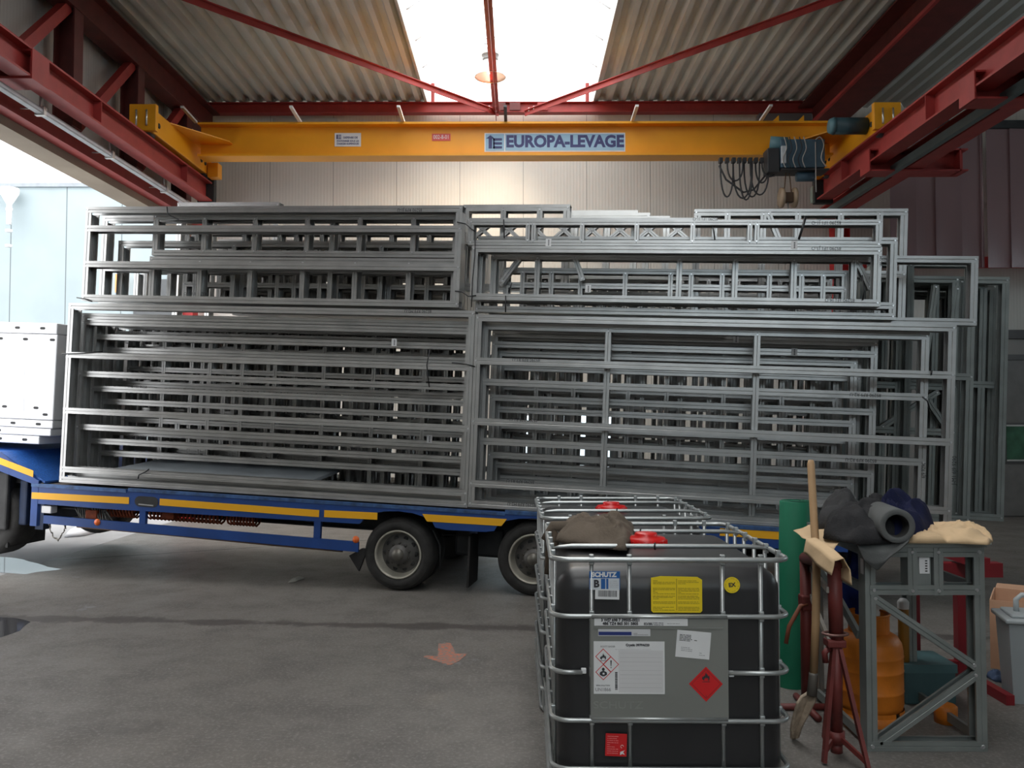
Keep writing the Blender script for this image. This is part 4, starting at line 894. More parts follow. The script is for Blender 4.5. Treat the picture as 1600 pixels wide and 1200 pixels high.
# label plate and labels on the near tank
def il(u, v): p = PY(u, v, IY); return p.x-IO.x, p.z
PLm = mat('plate_grey', s2l(140, 142, 138), .42, .35, var=.05, vscale=3)
x0, z1 = il(926, 962); x1, z0 = il(1133, 1121)
plt = MB().box((x0, -.020, z0), (x1, -.016, z1)).box((x0-.01, -.020, z0), (x0, .0, z1)).box((x1, -.020, z0), (x1+.01, .0, z1))
zl = il(1000, 979)[1]; plt.box((x0+.0, -.024, zl-.004), (x1-.01, -.020, zl+.002)); plt = plt.build('label_plate', PLm, T1)
for zz in (z0, z1): MB().cyl((x0-.006, -.022, zz), (x1+.006, -.022, zz), .007, 8).build('plate_rod', CG, T1)
text('embossed_lettering', 'SCHUTZ', .042, fx(il(965, 1100)[0], -.0205, il(965, 1100)[1]), mat('plate_emboss', s2l(152, 154, 150), .3, .4), plt, .0008, sx=1.3)
def quad(nm, u0, v0, u1, v1, m, par, y=-.022, rot=0, th=.001):
    a, b = il(u0, v0), il(u1, v1); cx_, cz_ = (a[0]+b[0])/2, (a[1]+b[1])/2; w, h = abs(b[0]-a[0]), abs(a[1]-b[1])
    return MB().box((-w/2, -th, -h/2), (w/2, 0, h/2)).build(nm, m, par, Matrix.Translation((cx_, y, cz_)) @ Matrix.Rotation(rot, 4, 'Y')), w, h
LG = flat('print_grey', (.34, .34, .35)); LG2 = flat('print_pale', (.58, .58, .59)); DR = flat('hazard_red', s2l(206, 34, 40)); PK = flat('plate_paper', (.66, .66, .67))
def lines(par, x0, x1, z1, z0, n, m, rnd, th=.0012, nm='printed_lines'):
    mb = MB()
    for k in range(n):
        z = z1-(z1-z0)*(k+.5)/n; x = x0
        while x < x1-.004:
            w = rnd.uniform(.004, .02); e = min(x+w, x1)
            mb.box((x, -.0016, z-th), (e, -.001, z+th)); x = e+rnd.uniform(.001, .003)
            if rnd.random() < .06: break
    return mb.build(nm, m, par)
rn = random.Random(5)
q, w, h = quad('serial_label', 928, 963, 1073, 976, PAPER, plt)
text('label_text', '3 WJ7 698 7 39505-0021', .016, fx(-w*.22, -.0015, h*.18), INK, q, bold=.0008); text('label_text', '486 TZ4 865 501 5805', .016, fx(-w*.22, -.0015, -h*.25), INK, q, bold=.0008)
lines(q, w*.03, w*.24, -h*.1, -h*.42, 3, INK, rn); lines(q, w*.28, w*.46, -h*.15, -h*.3, 1, LG, rn)
q, w, h = quad('maker_label', 934, 981, 1015, 992, flat('label_silver', (.6, .61, .63)), plt)
MB().box((-w*.49, -.0016, -h*.38), (w*.14, -.001, h*.12)).build('blue_band', flat('band_blue', s2l(38, 54, 120)), q); lines(q, w*.18, w*.46, h*.0, -h*.4, 2, LG, rn)
q, w, h = quad('product_label', 927, 1000, 1037.5, 1082, PAPER, plt)
text('label_text', 'Crystic 397PA020', .0135, fx(w*.12, -.0015, h*.43), INK, q, bold=.0006); text('label_text', 'SCOTT BADER', .0095, fx(-w*.30, -.0015, h*.40), LG, q, bold=.0002)
text('label_text', 'UN1866', .019, fx(-w*.37, -.0015, -h*.42), LG, q, bold=.0004); text('label_text', 'RESIN SOLUTION', .0075, fx(-w*.37, -.0015, -h*.34), INK, q)
MB().box((-w*.15, -.0012, -h*.47), (w*.48, -.0010, h*.33)).build('text_panel', PK, q)
lines(q, -w*.20, w*.45, h*.36, h*.33, 1, LG2, rn)
mb = MB(); 
for k in range(9):
    z = h*.28-h*.73*k/9
    mb.box((-w*.13, -.0018, z-.001-.001*(k % 3)), (w*.46, -.0012, z))
mb.build('printed_lines', flat('print_faint', (.56, .56, .57)), q)
mb = MB(); z = -h*.42
while z < -h*.08: e = rn.uniform(.0008, .003); mb.box((-w*.20, -.0016, z), (-w*.165, -.001, z+e)); z += e+rn.uniform(.0008, .002)
mb.build('bar_code', INK, q)
def diamond(cx_, cz_, r, par, y=-.0012, border=.06, inner=None):
    d = [(cx_-r, cz_), (cx_, cz_-r), (cx_+r, cz_), (cx_, cz_+r)]
    o = MB().prism(d, y-.0006, y, 'Y').build('hazard_diamond', DR, par); r2 = r*(1-border*2)
    MB().prism([(cx_-r2, cz_), (cx_, cz_-r2), (cx_+r2, cz_), (cx_, cz_+r2)], y-.0009, y-.0006, 'Y').build('diamond_field', inner or PAPER, o); return o
FL = [(-.5,-.42),(-.2,-.5),(-.42,-.2),(-.3,.1),(-.2,-.1),(-.05,.3),(.0,.05),(.08,.55),(.2,.2),(.22,-.0),(.35,.15),(.32,-.1),(.5,-.2),(.28,-.48),(.5,-.42),(.5,-.5),(.12,-.5),(.2,-.3),(.05,-.1),(-.02,-.35),(-.1,-.2),(-.15,-.5)]
def flame(cx_, cz_, s, par, y):
    poly = [(-.22,-.5),(-.48,-.28),(-.42,.05),(-.33,-.08),(-.22,.18),(-.15,.0),(-.02,.52),(.10,.2),(.17,.3),(.22,.02),(.36,.14),(.42,-.15),(.38,-.38),(.2,-.5),(.26,-.28),(.12,-.12),(.06,-.3),(-.03,-.08),(-.12,-.28),(-.2,-.22)]
    MB().prism([(cx_+a*s, cz_+b*s) for a, b in poly], y-.0006, y, 'Y').box((cx_-s*.45, y-.0006, cz_-s*.64), (cx_+s*.45, y, cz_-s*.58)).build('flame_symbol', INK, par)
R_ = .0335; X1, Z1 = -w*.365, h*.21
o = diamond(X1, Z1, R_, q); flame(X1, Z1, .028, o, -.0022)
o = diamond(X1+R_*.97, Z1-R_*.97, R_, q); MB().prism([(X1+R_*.97-.003, Z1-R_+.018), (X1+R_*.97+.003, Z1-R_+.018), (X1+R_*.97+.0015, Z1-R_-.006), (X1+R_*.97-.0015, Z1-R_-.006)], -.0028, -.0022, 'Y').box((X1+R_*.97-.002, -.0028, Z1-R_-.014), (X1+R_*.97+.002, -.0022, Z1-R_-.010)).build('exclamation_mark', INK, o)
o = diamond(X1, Z1-2*R_*.97, R_, q)
zc = Z1-2*R_*.97; MB().prism([(X1+.006*cos(a), zc+.012+.007*sin(a)) for a in [2*pi*k/12 for k in range(12)]], -.0028, -.0022, 'Y').prism([(X1-.016, zc-.010), (X1-.014, zc), (X1-.004, zc+.005), (X1+.004, zc+.005), (X1+.014, zc), (X1+.016, zc-.010), (X1+.004, zc-.017), (X1-.004, zc-.017)], -.0028, -.0022, 'Y').build('torso_symbol', INK, o)
st_ = [];
for k in range(16): a = 2*pi*k/16; r_ = .0065 if k % 2 == 0 else .0028; st_.append((X1+.001+r_*cos(a), zc-.006+r_*sin(a)))
MB().prism(st_, -.0032, -.0028, 'Y').build('star_symbol', PAPER, o)
q, w, h = quad('delivery_label', 1055, 984, 1108, 1026, PAPER, plt, rot=radians(5))
lines(q, -w*.42, -w*.05, h*.36, h*.1, 5, INK, rn); lines(q, w*.02, w*.15, h*.2, h*.12, 1, INK, rn); lines(q, -w*.35, -w*.02, -h*.1, -h*.28, 3, LG, rn); lines(q, w*.2, w*.36, -h*.25, -h*.4, 2, LG, rn)
a, b = il(1101.5, 1066); mm = flat('hazard_red2', s2l(210, 30, 34))
o = MB().prism([(a-.072, b), (a, b-.074), (a+.070, b), (a, b+.072)], -.0215, -.0205, 'Y').build('flammable_diamond', mm, plt)
def outl(r, wd, y):
    m = MB()
    P = [(-r, 0), (0, -r), (r, 0), (0, r)]
    for i in range(4):
        p, q2 = P[i], P[(i+1) % 4]; m.bar((a+p[0], y, b+p[1]), (a+q2[0], y, b+q2[1]), .0006, wd, up=(0, 1, 0)) if 0 else m.prism([(a+p[0], b+p[1]), (a+q2[0], b+q2[1]), (a+q2[0]*(1-wd/r), b+q2[1]*(1-wd/r)), (a+p[0]*(1-wd/r), b+p[1]*(1-wd/r))], y-.0004, y, 'Y')
    return m
outl(.061, .0018, -.0216).build('diamond_outline', flat('outline_dark', (.12, .02, .02)), o)
flame(a, b+.031, .036, o, -.0218)
text('class_number', '3', .012, fx(a, -.0218, b-.052), INK, o)
yb = .0045
q, w, h = quad('maker_sticker', 921, 893, 969, 922, flat('sticker_blue', s2l(30, 92, 160)), T1, y=yb)
MB().box((-w*.48, -.0016, -h*.5), (w*.48, -.001, h*.12)).build('sticker_field', flat('sticker_pale', (.62, .66, .7)), q)
text('sticker_lettering', 'SCHUTZ', .027, fx(-.003, -.0018, h*.31), PAPER, q, bold=.0016, sx=1.0)
MB().box((-w*.12, -.002, -h*.46), (w*.02, -.0016, h*.1)).box((w*.05, -.002, -h*.46), (w*.12, -.0016, h*.1)).build('blue_bars', flat('sticker_blue', (0, 0, 0)), q)
text('sticker_lettering', 'B', .042, fx(-w*.27, -.002, -h*.19), INK, q, bold=.002)
lines(q, w*.16, w*.45, h*.02, -h*.4, 4, LG, rn)
q, w, h = quad('bar_code_sticker', 930, 920.5, 968, 937, PAPER, T1, y=yb-.0005, rot=radians(1))
mb = MB(); x = -w*.38
while x < w*.40: e = rn.uniform(.0008, .0024); mb.box((x, -.0016, -h*.25), (x+e, -.001, h*.35)); x += e+rn.uniform(.0008, .002)
mb.build('bar_code', INK, q)
YS = flat('warning_yellow', s2l(238, 208, 30))
a0, b0 = il(1017, 901); a1, b1 = il(1097, 957)
yo = MB().prism([(a0, b0-.004), (a0, b1+.008), (a0+.008, b1), (a1-.008, b1), (a1, b1+.008), (a1, b0-.012), (a1-.02, b0), (a0+.04, b0+.003)], -.001, 0, 'Y').build('warning_label', YS, T1, Matrix.Translation((0, yb-.007, 0)))
YI = flat('print_olive', s2l(120, 104, 30))
mx_ = (a0+a1)/2
for xa, xb in ((a0+.008, mx_-.006), (mx_+.006, a1-.012)):
    for zt, n in ((b0-.014, 3), (b0-.045, 5), (b0-.078, 3), (b0-.103, 2), (b0-.125, 3)):
        lb = lines(yo, xa, xb, zt, zt-.006*n, n, YI, rn, .0008, 'printed_lines')
MB().box((mx_-.001, -.0014, b1+.01), (mx_+.001, -.001, b0-.008)).build('fold_line', YI, yo)
a_, b_ = il(1143.5, 914)
ex_ = MB().prism([(.034*cos(2*pi*k/32), .034*sin(2*pi*k/32)) for k in range(32)], -.001, 0, 'Y').build('round_sticker', YS, T1, Matrix.Translation((a_, yb-.003, b_)))
text('sticker_lettering', 'EX', .024, fx(0, -.0015, 0, radians(6)), INK, ex_, bold=.0009)
mb = MB()
for k in range(36):
    q_ = 2*pi*k/36
    if k % 5 and not (.2 < q_ < .5): mb.box((.026, -.0015, -.0009), (.0285, -.001, .0009), Matrix.Rotation(q_, 4, 'Y'))
mb.build('ring_print', YI, ex_)
q, w, h = quad('red_sticker', 946, 1146.5, 979.5, 1182, mm, T1, y=yb-.004, rot=radians(2))
lines(q, -w*.42, w*.1, h*.42, -h*.42, 9, flat('print_pink', s2l(236, 150, 150)), rn, .0009)
MB().tube([(w*.28+.006*cos(a), -.0015, -h*.06+.006*sin(a)) for a in [2*pi*k/12 for k in range(10)]], .0009, 5).prism([(w*.2, -h*.3), (w*.42, -h*.22), (w*.34, -h*.3), (w*.42, -h*.42), (w*.3, -h*.38), (w*.2, -h*.44)], -.0016, -.001, 'Y').build('white_symbols', PAPER, q)
MB().bevbox((il(908, 1050)[0]-.0, -.012, il(908, 1052)[1]), (il(916, 1050)[0], .006, il(908, 1044)[1]), .003).build('tag_clip', PAPER, T1)
MB().bevbox((il(1138, 1050)[0]-.0, -.012, il(908, 1056)[1]), (il(1146, 1050)[0], .006, il(908, 1047)[1]), .003).build('tag_clip', PAPER, T1)
# ------------------------------------------------------------------ crumpled cloth
def crumple(name, m, pts, h, seed, M, freq=6, amp=.5, parent=None, rings=26, seg=84, flat_top=.6, fold=1.0):
    """closed crumpled heap over an outline polygon (x,y), height h"""
    n = len(pts); cxx = sum(p[0] for p in pts)/n; cyy = sum(p[1] for p in pts)/n
    def edge(q):
        d = Vector((cos(q), sin(q))); best = .01
        for i in range(n):
            a = Vector((pts[i][0]-cxx, pts[i][1]-cyy)); b = Vector((pts[(i+1) % n][0]-cxx, pts[(i+1) % n][1]-cyy)); e = b-a
            den = d.x*e.y-d.y*e.x
            if abs(den) < 1e-9: continue
            t = (a.x*e.y-a.y*e.x)/den; u = (a.x*d.y-a.y*d.x)/den
            if t > 0 and -.001 <= u <= 1.001: best = max(best, t)
        return best
    E_ = [edge(2*pi*k/seg) for k in range(seg)]
    vs = [Vector((cxx, cyy, 0))]; 
    def hz(x, y, r):
        p = Vector((x*freq, y*freq, seed*3.1))
        a = noise.noise(p); w_ = noise.noise(p*.6+Vector((5, 2, 1)))
        ridge = 1-abs(noise.noise(Vector((x*freq*1.7+w_*2.2, y*freq*.9+w_, seed))))*2.6
        fine_ = 1-abs(noise.noise(Vector((x*freq*3.3+w_*3, y*freq*2.6, seed+9))))*2.2
        base = max(0, 1-r**2.6)**flat_top
        return h*base*(.62+.42*a+amp*.42*ridge*fold+amp*.16*fine_)+.012*(1-r)
    vs[0].z = hz(cxx, cyy, 0)
    for i in range(1, rings+1):
        r = i/rings
        for k in range(seg):
            q = 2*pi*k/seg; jit = 1+.05*noise.noise(Vector((cos(q)*3, sin(q)*3, seed)))
            x = cxx+E_[k]*r*cos(q)*jit; y = cyy+E_[k]*r*sin(q)*jit
            vs.append(Vector((x, y, hz(x, y, r) if i < rings else .001)))
    base0 = len(vs); vs.append(Vector((cxx, cyy, 0)))
    fs = [(0, 1+k, 1+(k+1) % seg) for k in range(seg)]
    for i in range(rings-1):
        for k in range(seg): fs.append((1+i*seg+k, 1+(i+1)*seg+k, 1+(i+1)*seg+(k+1) % seg, 1+i*seg+(k+1) % seg))
    for k in range(seg): fs.append((base0, 1+(rings-1)*seg+(k+1) % seg, 1+(rings-1)*seg+k))
    mb = MB(); mb._add(vs, fs, True); return mb.build(name, m, parent, M)
def sheet(name, m, rows, M=None, parent=None, th=.003, wav=.0, seed=0):
    """thin sheet through rows of 3D points, subdivided, given real thickness"""
    R, C_ = len(rows), len(rows[0]); S = 5; vs = []; nr = (R-1)*S+1; nc = (C_-1)*S+1
    def at_(i, j):
        a, fa = min(i//S, R-2), 0; fa = i/S-a; b = min(j//S, C_-2); fb = j/S-b
        sa = fa*fa*(3-2*fa); sb_ = fb*fb*(3-2*fb); L_ = lambda p, q, f: Vector(p).lerp(Vector(q), f)
        return L_(L_(rows[a][b], rows[a][b+1], fb), L_(rows[a+1][b], rows[a+1][b+1], fb), fa)
    for i in range(nr):
        for j in range(nc):
            p = at_(i, j); 
            if wav: p += Vector((noise.noise(p*9+Vector((seed, 0, 0))), noise.noise(p*9+Vector((0, seed, 4))), noise.noise(p*8+Vector((3, 1, seed)))))*wav
            vs.append(p)
    fs = [(i*nc+j, i*nc+j+1, (i+1)*nc+j+1, (i+1)*nc+j) for i in range(nr-1) for j in range(nc-1)]
    mb = MB(); mb._add(vs, fs, True); o = mb.build(name, m, parent, M)
    sm = o.modifiers.new('thickness', 'SOLIDIFY'); sm.thickness = th; sm.offset = 0; return o
# olive jacket over the corner of the near tank
OL = mat('olive_cloth', s2l(98, 88, 78), .95, var=.15, vscale=9, bump=.3, bscale=120, spec=.2)
jk = thing('work_jacket', 'olive-brown work jacket thrown over the back left corner of the near tank', 'jacket', loc=(0, 0, 1.13))
a, b, c_, d = PZ(868, 848, 1.12), PZ(985, 855, 1.12), PZ(992, 825, 1.14), PZ(885, 818, 1.14)
b = PZ(975, 862, 1.13)
crumple('jacket_body', OL, [(a.x-.01, a.y-.05), (b.x+.01, b.y), (PZ(992, 842, 1.13).x, PZ(992, 842, 1.13).y), (c_.x, c_.y), (d.x, d.y)], .095, 3, None, 8, .8, jk, fold=1.2)
e0, e1 = PY(852, 842, 4.55), PY(900, 848, 4.55)
MB().tube([(e0.x-.005, 4.5, e0.z-1.13), (e0.x+.04, 4.5, .035), (.30, 4.48, .03), (.42, 4.5, .05)], [.022, .032, .04, .05], 12).build('sleeve', OL, jk)
s_ = PY(861, 850, 4.5); MB().tube([(s_.x+.02, 4.50, .02), (s_.x+.005, 4.47, -.05), (s_.x-.004, 4.44, -.14), (s_.x-.012, 4.43, -.20)], [.026, .034, .03, .026], 12).build('sleeve', mat('olive_dark_cloth', s2l(80, 70, 60), .95, bump=.3, spec=.2), jk)
# ------------------------------------------------------------------ bench made of steel studs
BY0, BY1, BH = 4.53, 5.40, 1.075
bx0 = PY(1354, 1000, BY0).x; bx1 = PY(1540, 1000, BY0).x
be = thing('steel_workbench', 'improvised workbench of screwed galvanised steel studs, right of the tanks', 'workbench', loc=(bx0, BY0, 0))
BW = bx1-bx0; G2 = [GALV2, SCREW]
def bm_(nm, p0, p1, w=.05, d=.09, y=0, side=1): member(MB(), p0, p1, w, d, side, y).build(nm, G2, be)
def bz(v): return PY(1450, v, BY0).z
def bxx(u): return PY(u, 1000, BY0).x-bx0
for yy in (0, BY1-BY0-.09):
    bm_('leg', (.025, .0), (.025, BH-.02), .055, .09, yy+.002, 1); bm_('leg', (BW-.025, 0), (BW-.025, BH-.02), .055, .09, yy+.002, -1)
    bm_('top_rail', (0, bz(863)), (BW, bz(863)), .05, .09, yy, 1); bm_('bottom_rail', (0, .026), (BW, .026), .05, .09, yy, -1)
bm_('middle_rail', (0.02, bz(922)), (BW-.02, bz(922)), .05, .09, -.003, -1)
for u in (1427, 1468): bm_('short_stud', (bxx(u), bz(930)), (bxx(u), bz(856)), .048, .085, -.004)
bm_('diagonal_brace', (bxx(1364), bz(932)), (bxx(1528), bz(1044)), .042, .06, .004); bm_('diagonal_brace', (bxx(1370), bz(1166)), (bxx(1530), bz(1052)), .046, .06, .004, -1)
bs = MB().box((bxx(1436), .02, bz(915)), (bxx(1459), .06, bz(858))).build('stud_offcut', G2, be)
lb = MB().box((bxx(1440), .012, bz(897)), (bxx(1456), .0195, bz(871))).build('paper_sticker', PAPER, bs)
mb = MB()
for k in range(5): mb.box((bxx(1449), .011, bz(892-k*4)), (bxx(1452.5), .012, bz(894-k*4)))
mb.build('sticker_print', INK, lb)
l2 = MB().box((-.003, .02, bz(899)), (-.001, .06, bz(875))).build('paper_sticker', PAPER, be)
for x in (.012, BW-.012):
    for z in (.05, bz(863), bz(922)):
        MB().bar((x, .09, z), (x, BY1-BY0-.09, z), .02, .05).build('side_rail', GALV2, be)
MB().bar((.0, .1, bz(1000)), (.0, BY1-BY0-.05, bz(900)), .02, .05).build('side_brace', GALV2, be)
MB().box((-.01, -.01, BH-.018), (BW+.01, BY1-BY0+.01, BH)).build('bench_top', GALV2, be)
# things lying on the bench
KR = mat('kraft_paper', s2l(214, 184, 146), .85, var=.08, vscale=5, bump=.2, bscale=25)
tag(MB().bevbox((bxx(1405)+bx0, BY0-.02, BH), (bx1+.03, BY0+.55, BH+.006), .002).build('white_board', mat('pale_sheet', (.50, .54, .50), .5)), 'thin pale sheet lying along the front edge of the steel bench', 'sheet')
zt = BH+.008
def bq(u, v, z=zt): p = PZ(u, v, z); return (p.x, p.y)
crumple('kraft_paper_sheet', KR, [bq(1418, 849), bq(1500, 850), bq(1545, 852), bq(1552, 844), bq(1538, 832), bq(1500, 826), bq(1470, 824), bq(1425, 832)], .055, 11, Matrix.Translation((0, 0, zt)), 7, 1.0, flat_top=.3)
o = bpy.data.objects['kraft_paper_sheet']; tag(o, 'crumpled brown kraft paper on the right end of the steel bench', 'paper')
rows = []
for (u0, v0, y0_), (u1, v1, y1_) in (((1240, 828, 4.95), (1288, 870, 4.45)), ((1262, 822, 5.05), (1300, 862, 4.5)), ((1290, 822, 5.1), (1315, 842, 4.6)), ((1320, 830, 5.0), (1345, 845, 4.56)), ((1345, 836, 4.9), (1372, 850, 4.56))):
    a, b = PY(u0, v0, y0_), PY(u1, v1, y1_); m_ = (a+b)/2+Vector((0, 0, .02)); rows.append([a, m_, b])
tag(sheet('kraft_paper_sheet', KR, rows, wav=.016, seed=4), 'long strip of brown kraft paper from the red stand across to the bench', 'paper')
ra, rb_ = PY(1268, 850, 4.62), PY(1312, 881, 4.30)
rows = []
for f, dz in ((0, .0), (.33, .015), (.66, .01), (1, 0)):
    c = ra.lerp(rb_, f); rows.append([c+Vector((-.045, .0, -.05)), c+Vector((-.03, 0, .02+dz)), c+Vector((.02, 0, .028+dz)), c+Vector((.05, 0, -.03)), c+Vector((.055, 0, -.08-.03*(f > .3)))])
tag(sheet('kraft_paper_wrap', KR, rows, wav=.012, seed=8), 'beige paper wrapped over the top tube of the red stand', 'paper')
BC = mat('black_cloth', (.028, .028, .030), .95, var=.2, vscale=8, bump=.4, bscale=90, spec=.2); NC = mat('navy_cloth', s2l(26, 30, 58), .95, var=.15, vscale=8, bump=.3, bscale=90, spec=.2)
def heap(nm, m, uv, h, seed, lab, z=zt, freq=6.5, amp=.45, cat='jacket'):
    o = crumple(nm, m, [bq(u, v, z) for u, v in uv], h, seed, Matrix.Translation((0, 0, z)), freq, amp, fold=1.1); return tag(o, lab, cat)
heap('work_jacket', BC, [(1285, 842), (1345, 852), (1400, 850), (1420, 838), (1395, 822), (1330, 818), (1290, 824)], .20, 21, 'black work jacket heaped on the left end of the steel bench')
heap('work_jacket', NC, [(1360, 842), (1400, 850), (1445, 846), (1462, 834), (1430, 820), (1385, 815), (1356, 822)], .235, 33, 'navy blue jacket heaped on the middle of the steel bench')
heap('work_jacket', mat('charcoal_cloth', (.05, .05, .052), .95, bump=.4, spec=.2), [(1278, 830), (1320, 834), (1352, 826), (1342, 815), (1300, 812), (1278, 818)], .235, 44, 'charcoal jacket at the back left corner of the bench pile')
FE = mat('grey_felt', s2l(96, 98, 98), .95, var=.1, bump=.3, bscale=200, spec=.2); FD = mat('felt_inside', s2l(52, 52, 52), .95)
ro = thing('felt_roll', 'roll of grey felt with its open end facing forward on the bench', 'roll', loc=(0, 0, 0))
c0 = PY(1402, 822, 4.42); c1 = PY(1352, 790, 5.05); c1 = c0+(Vector(c1)-c0)*1.0; c1.z = c0.z+.0
d_ = (c1-c0).normalized(); zx = d_.to_track_quat('Z', 'Y').to_matrix().to_4x4(); LN = (c1-c0).length
Mr = Matrix.Translation(c0) @ zx
MB().lathe([(.058, .0), (.062, -.004), (.083, -.004), (.088, .0), (.088, LN*.62), (0, LN*.62)], 36, Mr).build('roll_body', FE, ro)
MB().lathe([(.058, -.001), (.055, .03), (.055, .16), (0, .16)], 30, Mr).build('roll_core', FD, ro)
P = lambda u, v, y: PY(u, v, y)
rows = [[P(1318, 829, 4.62), P(1350, 824, 4.64), P(1378, 824, 4.62), P(1400, 836, 4.50), P(1421, 832, 4.43)],
        [P(1330, 838, 4.52), P(1352, 845, 4.50), P(1380, 850, 4.48), P(1402, 851, 4.44), P(1420, 846, 4.40)],
        [P(1341, 855, 4.46), P(1358, 862, 4.45), P(1378, 864, 4.44), P(1395, 862, 4.43), P(1405, 860, 4.41)],
        [P(1350, 874, 4.46), P(1358, 877, 4.45), P(1370, 879, 4.44), P(1380, 876, 4.43), P(1388, 872, 4.42)],
        [P(1366, 888, 4.46), P(1368, 889, 4.46), P(1370, 890, 4.46), P(1372, 889, 4.46), P(1374, 887, 4.46)]]
sheet('loose_end', FE, rows, parent=ro, th=.006, wav=.006)
cb_ = PY(1337, 915, 5.2)
o = MB(); t_ = bmesh.new(); bmesh.ops.create_icosphere(t_, subdivisions=4, radius=1)
for v in t_.verts:
    n_ = noise.noise(v.co*2.1)+.5*(1-abs(noise.noise(v.co*4.2))*2); v.co = Vector((v.co.x*.10, v.co.y*.09, v.co.z*.17))*(1+.28*n_)
t_.verts.index_update(); o._add([v.co.copy() for v in t_.verts], [[v.index for v in f.verts] for f in t_.faces], True); t_.free()
bg = thing('blue_bag', 'crumpled bright blue bag tucked behind the left leg of the bench', 'bag', loc=cb_)
o.build('bag_body', mat('royal_blue_cloth', s2l(22, 48, 120), .8, bump=.3), bg)
MB().tube([(-.05, -.02, .12), (-.04, -.03, .24), (.02, -.03, .26), (.05, -.02, .14)], .012, 8).build('strap', NC, bg)
# ------------------------------------------------------------------ gas bottles and clutter under the bench
GO = mat('gas_orange', s2l(214, 122, 34), .5, var=.16, vscale=7, bump=.1)
g0 = PZ(1366, 1127)
gb = thing('gas_bottle', 'orange gas bottle with collar standing behind the left leg of the bench', 'gas bottle', loc=(g0.x, g0.y+.06, 0))
R0 = .183
MB().lathe([(0, .05), (.14, .045), (.175, .07), (R0, .10), (R0, .17), (R0+.003, .175), (R0, .18), (R0, .285), (R0+.003, .29), (R0, .295), (R0, .365), (R0+.003, .37), (R0, .375), (R0, .40), (.176, .44), (.155, .475), (.12, .495), (.0, .50)], 44).build('bottle_body', GO, gb)
fo = MB(); 
for k in range(6):
    q0 = 2*pi*k/6+.08; q1 = 2*pi*(k+1)/6-.08; P0 = [q0+(q1-q0)*i/6 for i in range(7)]
    for i in range(6):
        fo._add([Vector((.187*cos(P0[i]), .187*sin(P0[i]), 0)), Vector((.187*cos(P0[i+1]), .187*sin(P0[i+1]), 0)), Vector((.184*cos(P0[i+1]), .184*sin(P0[i+1]), .075)), Vector((.184*cos(P0[i]), .184*sin(P0[i]), .075))], ((0, 1, 2, 3),), True)
fo.lathe([(.187, .0), (.187, .05), (.183, .05)], 44); fo.build('foot_ring', GO, gb)
co = MB()
for i in range(26):
    q0 = pi*.55+2*pi*.82*i/26; q1 = pi*.55+2*pi*.82*(i+1)/26
    r_ = .112
    for (ra_, rb__) in ((r_, r_),): co._add([Vector((r_*cos(q0), r_*sin(q0), .47)), Vector((r_*cos(q1), r_*sin(q1), .47)), Vector((r_*cos(q1), r_*sin(q1), .60)), Vector((r_*cos(q0), r_*sin(q0), .60))], ((0, 1, 2, 3),), True)
co.tube([(.112*cos(pi*.55+2*pi*.82*i/26), .112*sin(pi*.55+2*pi*.82*i/26), .60) for i in range(27)], .007, 6); c_ = co.build('collar', GO, gb)
MB().cyl((0, 0, .48), (0, 0, .56), .022, 10).cyl((-.04, 0, .555), (.04, 0, .555), .012, 8).build('valve', mat('brass', (.5, .4, .2), .4, .7), gb)
g1 = PZ(1478, 1128); MB_ = MB().lathe([(0, .10), (.05, .10), (.062, .09), (.062, .0), (0, 0)], 24)
tag(MB_.build('orange_tin', GO, M=Matrix.Translation((g1.x, g1.y, 0))), 'low orange tin under the bench behind the lower diagonal brace', 'tin')
yt = thing('yellow_canister', 'narrow dark yellow canister with white cap standing beside the gas bottle', 'canister', loc=(PY(1412, 1000, 5.32).x, 5.32, 0))
MB().lathe([(0, 0), (.032, 0), (.032, .55), (.02, .58), (0, .58)], 20).build('canister_body', mat('amber', s2l(150, 104, 34), .4), yt)
MB().lathe([(.033, .56), (.035, .60), (.02, .62), (0, .625)], 20).build('cap', WH, yt)
tb = PZ(1456, 1103); tb2 = thing('teal_crate', 'dull teal plastic crate on the floor behind the bench', 'crate', loc=(tb.x, tb.y+.02, 0))
MB().bevbox((-.15, 0, .0), (.16, .3, .235), .012).build('crate_body', mat('teal_plastic', s2l(66, 96, 100), .5), tb2)
MB().box((-.155, -.006, .19), (.165, .306, .24)).build('rim', mat('teal_plastic_rim', s2l(78, 112, 116), .5), tb2)
# red trestle behind bench
tx = PY(1427, 950, 5.62).x; tx2 = PY(1500, 950, 5.62).x
te = thing('red_trestle', 'dark red square-tube trestle standing behind the steel bench', 'trestle', loc=(tx, 5.62, 0))
RT = mat('trestle_red', s2l(122, 26, 34), .45, var=.12)
for x in (0, tx2-tx): MB().box((x-.03, -.03, .0), (x+.03, .03, .78)).build('post', RT, te)
MB().box((-.03, -.025, .10), (tx2-tx+.03, .025, .16)).build('bottom_bar', RT, te)
MB().box((.10, -.04, .70), (tx2-tx+.26, .04, .79)).build('top_bar', RT, te)
MB().bar((tx2-tx-.02, -.35, .84), (tx2-tx-.02, .4, .84), .06, .07).build('cross_tube', RT, te)
MB().box((tx2-tx+.075, -.38, .0), (tx2-tx+.125, .1, .06)).build('foot', RT, te); MB().box((-.05, -.3, 0), (.0, .3, .05)).build('foot', RT, te)
